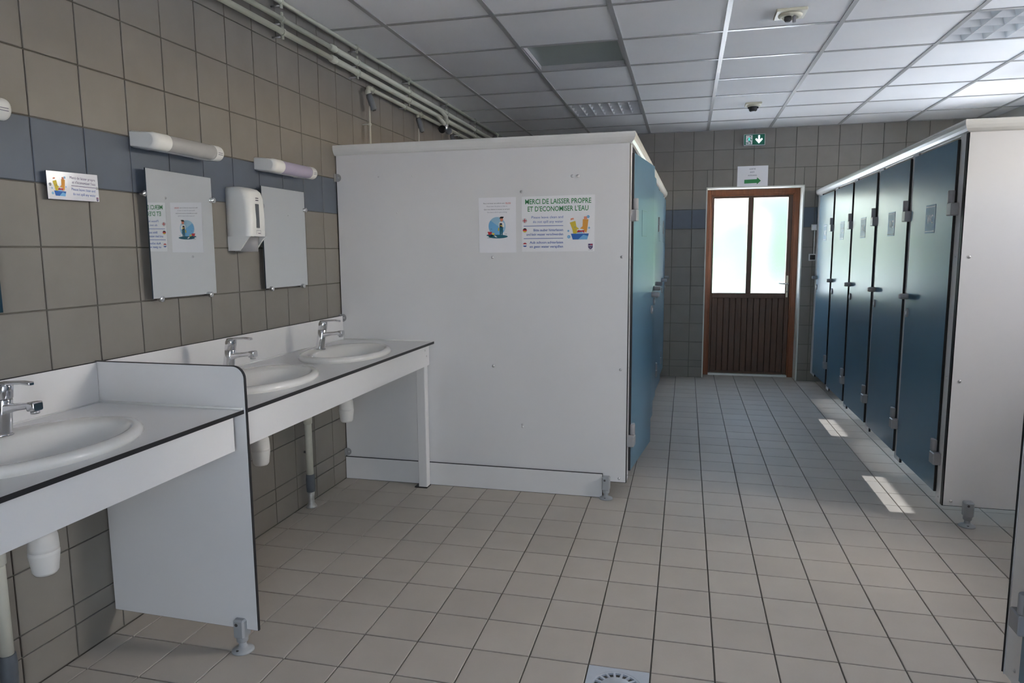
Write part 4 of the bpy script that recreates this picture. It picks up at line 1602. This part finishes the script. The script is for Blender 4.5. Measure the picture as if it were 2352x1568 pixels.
t = thing('shower_pipe', 'cream pipe feeding the grey shower heads above the cubicle row', 'pipe', (0.045, 4.8, 2.352))
inv = lambda o: child_of_block(o, t)
mb = MB()
mb.tube([(0.045, 3.030, 2.315), (0.045, 3.030, 2.340), (0.045, 3.036, 2.350), (0.045, 3.060, 2.352), (0.045, YB - 0.01, 2.352)], 0.0125, 'pipe_paint', n=14)
inv(mb.build('pipe_run'))
mb = MB()
mb.lathe([(0.0135, 2.312), (0.0165, 2.316), (0.0165, 2.334), (0.0135, 2.340)], (0.045, 3.030, 0), 'pipe_paint', n=14)
mb.lathe([(0.0135, 3.043), (0.0165, 3.047), (0.0165, 3.064), (0.0135, 3.070)], (0.045, 0, 2.352), 'pipe_paint', axis='y', n=14)
inv(mb.build('elbow'))
for y in (3.10, 3.62, 3.93, 4.42, 4.80, 5.3, 6.0):
    mb = MB()
    mb.prism([(0.045 + 0.0165 * math.cos(2 * math.pi * k / 14), 2.352 + 0.0165 * math.sin(2 * math.pi * k / 14)) for k in range(14)], (0, y - 0.006, 0), X, Z, Y, 0.012, 'pipe_paint')
    mb.box(0.041, 0.049, y - 0.005, y + 0.005, 2.330, 2.375, 'pipe_paint')
    mb.tube([(0, y - 0.01, 2.340), (0.045, y - 0.01, 2.340)], 0.004, 'steel', n=8)
    inv(mb.build('pipe_clip'))
SH = [3.030, 3.850, 4.600]
for y in SH[1:]:
    mb = MB()
    mb.tube([(0.045, y, 2.350), (0.048, y, 2.330), (0.052, y, 2.305)], 0.0105, 'pipe_paint', n=12)
    inv(mb.build('branch'))
for k, y in enumerate(SH):
    t = thing('overhead_shower', ['grey shower head hanging at the elbow where the shower pipe starts', 'grey shower head on the branch between the pipe elbow and the black valve', 'grey shower head half hidden behind the cap rail, beyond the black valve'][k], 'shower', (0.05, y, 2.31))
    inv = lambda o: child_of_block(o, t)
    mb = MB()
    a, b = Vector((0.048, y, 2.318)), Vector((0.074, y + 0.02, 2.222))
    d = (b - a)
    mb.tube([a, a + d * 0.03, a + d * 0.10, a + d * 0.5, a + d * 0.95, b], [0.012, 0.015, 0.0185, 0.0195, 0.0195, 0.017], 'shower_grey', n=18)
    inv(mb.build('head_body'))
    mb = MB()
    mb.tube([a - d * 0.02, a + d * 0.05], 0.0135, 'black_plastic', n=16)
    inv(mb.build('collar'))
    mb = MB()
    mb.tube([b, b + d * 0.05], [0.012, 0.010], 'dark_metal', n=14)
    inv(mb.build('nozzle'))
    t = thing('riser_tube', ['thin cream tube running down the tiles under the elbow shower head', 'thin cream tube under the shower head beside the black valve', 'thin cream tube under the shower head beyond the black valve'][k], 'tube', (0.012, y, 1.2))
    inv = lambda o: child_of_block(o, t)
    mb = MB()
    mb.tube([(0.050, y + 0.004, 1.05), (0.050, y + 0.004, 2.235), (0.060, y + 0.012, 2.262)], 0.006, 'pvc_cream', n=10)
    inv(mb.build('tube_run'))
    mb = MB()
    mb.lathe([(0.0095, 2.128), (0.0095, 2.142)], (0.050, y + 0.004, 0), 'pvc_cream', n=12)
    mb.tube([(0.0, y + 0.004, 2.135), (0.045, y + 0.004, 2.135)], 0.004, 'pvc_cream', n=8)
    inv(mb.build('tube_clip'))

t = thing('pipe_valve', 'black wheel valve hanging under the two thick pipes above the cubicles', 'valve', (0.062, 4.33, 2.31))
inv = lambda o: child_of_block(o, t)
mb = MB()
mb.lathe([(0.017, 2.352), (0.020, 2.345), (0.020, 2.320), (0.014, 2.305), (0.006, 2.303)], (0.088, 4.335, 0), 'steel', n=14)
inv(mb.build('valve_body'))
mb = MB()
mb.lathe([(0.006, -0.012), (0.029, -0.010), (0.031, 0.0), (0.028, 0.010), (0.006, 0.012)], (0.084, 4.275, 2.306), 'black_plastic', axis='y', n=20)
inv(mb.build('hand_wheel'))
mb = MB()
mb.lathe([(0.005, 0.0), (0.005, 0.05)], (0.084, 4.285, 2.306), 'dark_metal', axis='y', n=10)
inv(mb.build('spindle'))
mb = MB()
mb.lathe([(0.006, -0.010), (0.026, -0.008), (0.027, 0.004), (0.006, 0.008)], (0.112, 4.345, 2.302), 'shower_grey', axis='y', n=18)
mb.tube([(0.088, 4.335, 2.318), (0.112, 4.345, 2.302)], 0.006, 'dark_metal', n=8)
inv(mb.build('drain_cap'))


# ================================================================== CEILING FITTINGS
def louvre(i, j, nc, nr, label):
    x0, x1, y0, y1 = CX[i] + 0.0135, CX[i + 1] - 0.0135, CY[j] + 0.013, CY[j + 1] - 0.013
    t = thing('ceiling_light', label, 'light', ((x0 + x1) / 2, (y0 + y1) / 2, ZC))
    inv = lambda o: child_of_block(o, t)
    mb = MB()
    for a, b, c, d in ((x0, x1, y0, y0 + 0.006), (x0, x1, y1 - 0.006, y1), (x0, x0 + 0.006, y0, y1), (x1 - 0.006, x1, y0, y1)):
        mb.box(a, b, c, d, ZC + 0.001, ZC + 0.095, 'louvre_white')
    mb.box(x0, x1, y0, y1, ZC + 0.092, ZC + 0.097, 'louvre_white')
    inv(mb.build('housing'))
    mb = MB()
    cw, ch = (x1 - x0 - 0.012) / nc, (y1 - y0 - 0.012) / nr
    for a in range(nc):
        for b in range(nr):
            p0, p1, q0, q1 = x0 + 0.006 + a * cw + 0.001, x0 + 0.006 + (a + 1) * cw - 0.001, y0 + 0.006 + b * ch + 0.001, y0 + 0.006 + (b + 1) * ch - 0.001
            ix, iy = cw * 0.27, ch * 0.27
            lo = [(p0, q0, ZC + 0.001), (p1, q0, ZC + 0.001), (p1, q1, ZC + 0.001), (p0, q1, ZC + 0.001)]
            hi = [(p0 + ix, q0 + iy, ZC + 0.052), (p1 - ix, q0 + iy, ZC + 0.052), (p1 - ix, q1 - iy, ZC + 0.052), (p0 + ix, q1 - iy, ZC + 0.052)]
            mb.faces(lo + hi, [(k, (k + 1) % 4, 4 + (k + 1) % 4, 4 + k) for k in range(4)], 'louvre_white')
    inv(mb.build('louvre_grid', fix=False))
    for k in range(2):
        mb = MB()
        xx = x0 + (x1 - x0) * (0.3 + 0.4 * k)
        mb.tube([(xx, y0 + 0.02, ZC + 0.073), (xx, y1 - 0.02, ZC + 0.073)], 0.013, 'louvre_white', n=12)
        inv(mb.build('lamp_tube'))
    return t


louvre(2, 13, 7, 4, 'unlit square louvre ceiling light above the washbasin-side cubicles')
louvre(6, 10, 5, 4, 'unlit square louvre ceiling light above the WC cubicles')

x0, x1, y0, y1 = CX[2] + 0.0135, CX[3] - 0.0135, CY[10] + 0.013, CY[11] - 0.013
t = thing('access_panel', 'grey recessed square panel in the white ceiling grid', 'ceiling panel', ((x0 + x1) / 2, (y0 + y1) / 2, ZC))
mb = MB()
for a, b, c, d in ((x0, x1, y0, y0 + 0.008), (x0, x1, y1 - 0.008, y1), (x0, x0 + 0.008, y0, y1), (x1 - 0.008, x1, y0, y1)):
    mb.box(a, b, c, d, ZC + 0.001, ZC + 0.05, 'ceiling_grid')
child_of_block(mb.build('frame'), t)
mb = MB()
mb.box(x0 + 0.006, x1 - 0.006, y0 + 0.006, y1 - 0.006, ZC + 0.030, ZC + 0.036, 'opal_panel')
child_of_block(mb.build('panel'), t)


def spot(x, y, w, label, dark):
    t = thing('ceiling_spot', label, 'detector', (x, y, ZC))
    inv = lambda o: child_of_block(o, t)
    mb = MB()
    mb.cbox(x - w / 2, x + w / 2, y - w / 2, y + w / 2, ZC - 0.014, ZC + 0.001, 0.003, 'cream_plastic')
    inv(mb.build('plate'))
    mb = MB()
    mb.lathe([(w * 0.40, ZC - 0.0135), (w * 0.40, ZC - 0.018), (w * 0.34, ZC - 0.026), (w * 0.26, ZC - 0.026), (w * 0.22, ZC - 0.018), (w * 0.05, ZC - 0.017)], (x, y, 0), 'cream_plastic', n=28)
    inv(mb.build('ring'))
    mb = MB()
    if dark:
        mb.lathe([(0.030, ZC - 0.020), (0.034, ZC - 0.034), (0.033, ZC - 0.052), (0.026, ZC - 0.062), (0.008, ZC - 0.064)], (x, y, 0), 'black_plastic', n=20)
        mb.box(x - 0.042, x + 0.042, y - 0.006, y + 0.006, ZC - 0.040, ZC - 0.024, 'black_plastic')
    else:
        mb.lathe([(0.017, ZC - 0.020), (0.019, ZC - 0.036), (0.013, ZC - 0.046), (0.004, ZC - 0.047)], (x - 0.012, y, 0), 'dark_metal', n=16)
        mb.cbox(x + 0.012, x + 0.028, y - 0.008, y + 0.008, ZC - 0.052, ZC - 0.018, 0.003, 'grey_plastic')
    inv(mb.build('sensor'))
    return t


spot(2.458, 2.962, 0.150, 'square cream ceiling fitting with a small round sensor, nearest the washbasins', False)
spot(2.480, 5.300, 0.130, 'square ceiling fitting with a black sensor near the exit wall', True)

# ================================================================== EXIT SIGN, NOTICE, SWITCHES
t = thing('exit_sign', 'lit green emergency exit sign high above the exit door', 'sign', (2.603, YB, 2.396))
inv = lambda o: child_of_block(o, t)
mb = MB()
mb.cbox(2.500, 2.706, YB - 0.040, YB, 2.394, 2.505, 0.004, 'white_plastic')
inv(mb.build('housing'))
mb = MB()
mb.cbox(2.506, 2.700, YB - 0.0425, YB - 0.039, 2.399, 2.500, 0.001, 'sign_green')
inv(mb.build('green_face'))
pr = Print((2.506, YB - 0.0425, 2.399), X, Z, -Y)
pr.rect(0.014, 0.078, 0.004, 0.094, 'print_white', 1)
mn = lambda pts: [(0.014 + a * 0.064, 0.004 + b * 0.090) for a, b in pts]
pr.disc(0.014 + 0.66 * 0.064, 0.004 + 0.85 * 0.090, 0.0062, 'sign_green', 2, n=14)
pr.poly(mn([(0.40, 0.74), (0.66, 0.74), (0.60, 0.40), (0.38, 0.36)]), 'sign_lit_green', 2)
pr.poly(mn([(0.40, 0.74), (0.20, 0.62), (0.14, 0.48), (0.22, 0.48), (0.28, 0.58), (0.44, 0.64)]), 'sign_green', 3)
pr.poly(mn([(0.62, 0.72), (0.76, 0.56), (0.94, 0.54), (0.94, 0.46), (0.72, 0.48), (0.60, 0.60)]), 'sign_green', 3)
pr.poly(mn([(0.38, 0.40), (0.52, 0.40), (0.40, 0.20), (0.02, 0.22), (0.02, 0.13), (0.44, 0.10)]), 'sign_green', 3)
pr.poly(mn([(0.44, 0.42), (0.60, 0.42), (0.74, 0.24), (0.72, 0.02), (0.62, 0.02), (0.63, 0.20)]), 'sign_green', 3)
aw = lambda pts: [(0.104 + a * 0.072, 0.010 + b * 0.082) for a, b in pts]
pr.poly(aw([(0.38, 1.0), (0.38, 0.48), (0.12, 0.66), (0.0, 0.50), (0.50, 0.0), (1.0, 0.50), (0.88, 0.66), (0.62, 0.48), (0.62, 1.0)]), 'sign_lit_white', 1)
inv(pr.mb.build('pictogram'))

w, h = 0.296, 0.2085
mb = MB()
mb.panel((2.4525, YB, 1.987), X, Z, -Y, rect(w, h), 0.0012, 'paper', 'paper', c=0.0002)
ps = mb.build('exit_notice')
tag(ps, 'white paper notice with a green arrow over the exit door', 'notice')
pr = Print((2.4525, YB - 0.0013, 1.987), X, Z, -Y)
pu = lambda x: (x - 812) / 506 * w
pv = lambda y: (1068 - y) / 350 * h
pr.text('SORTIE', pu(1060), pv(780), pu(1112) - pu(1010), 0.0135, 'print_grey', 'c', bold=True)
pr.text('EXIT', pu(1060), pv(833), pu(1096) - pu(1027), 0.0135, 'print_grey', 'c', bold=True)
pr.text('AUSGANG', pu(1060), pv(886), pu(1134) - pu(987), 0.0135, 'print_grey', 'c', bold=True)
pr.poly([(pu(a), pv(b)) for a, b in ((930, 1010), (930, 946), (1138, 940), (1140, 910), (1205, 968), (1140, 1028), (1138, 1004))], 'print_green', 1)
pr.mb.build('print', ps)

t = thing('wall_thermostat', 'small white box on the tiles between exit door and WC cubicles', 'switch', (3.203, YB, 1.54))
mb = MB()
mb.cbox(3.177, 3.230, YB - 0.035, YB, 1.541, 1.600, 0.004, 'white_plastic')
child_of_block(mb.build('box'), t)
mb = MB()
mb.cbox(3.188, 3.219, YB - 0.037, YB - 0.034, 1.552, 1.589, 0.001, 'paper')
child_of_block(mb.build('cover'), t)
mb = MB()
mb.tube([(3.212, YB - 0.006, 1.305), (3.212, YB - 0.006, 1.541)], 0.006, 'white_plastic', n=8)
child_of_block(mb.build('cable_duct'), t)
t = thing('wall_switch', 'white framed switch with a black face below the thermostat box', 'switch', (3.20, YB, 1.24))
mb = MB()
mb.cbox(3.166, 3.236, YB - 0.014, YB, 1.236, 1.306, 0.003, 'white_plastic')
child_of_block(mb.build('frame'), t)
mb = MB()
mb.cbox(3.178, 3.226, YB - 0.018, YB - 0.013, 1.247, 1.296, 0.002, 'black_plastic')
child_of_block(mb.build('rocker'), t)

# ================================================================== FLOOR DRAIN
cx, cy = (DRAIN[0] + DRAIN[1]) / 2, (DRAIN[2] + DRAIN[3]) / 2
t = thing('floor_drain', 'square pale grey floor drain grate set among the floor tiles', 'drain', (cx, cy, 0))
mb = MB()
n, hw = 48, 0.0975
outer = []
for k in range(n):
    a = 2 * math.pi * k / n + math.pi / 4
    c_, s_ = math.cos(a), math.sin(a)
    m_ = hw / max(abs(c_), abs(s_))
    outer.append((c_ * m_, s_ * m_))
circ = lambda r, z: [(r * math.cos(2 * math.pi * k / n + math.pi / 4), r * math.sin(2 * math.pi * k / n + math.pi / 4), z) for k in range(n)]
mb.loft([[(a, b, -0.010) for a, b in outer], [(a, b, 0.0005) for a, b in outer], circ(0.080, 0.0005), circ(0.0785, -0.001), circ(0.0785, -0.02)], 'drain_grey', smooth=False)
mb.build('frame', t)
mb = MB()
mb.lathe([(0.002, 0.0002), (0.050, 0.0006), (0.0515, -0.001), (0.0515, -0.010)], (0, 0, 0), 'drain_grey', n=40)
mb.loft([circ(0.0780, -0.010), circ(0.0780, 0.0005), circ(0.0715, 0.0005), circ(0.0715, -0.010)], 'drain_grey', smooth=False)
for k in range(18):
    a0 = 2 * math.pi * (k - 0.22) / 18
    a1 = 2 * math.pi * (k + 0.22) / 18
    P4 = [(r * math.cos(a), r * math.sin(a)) for r, a in ((0.0505, a0), (0.072, a0 + 0.03), (0.072, a1 - 0.03), (0.0505, a1))]
    mb.prism(P4, (0, 0, -0.009), X, Y, Z, 0.0093, 'drain_grey')
mb.build('grate', t)
mb = MB()
mb.lathe([(0.079, -0.019), (0.001, -0.019)], (0, 0, 0), 'black_plastic', n=40)
mb.build('sump', t)
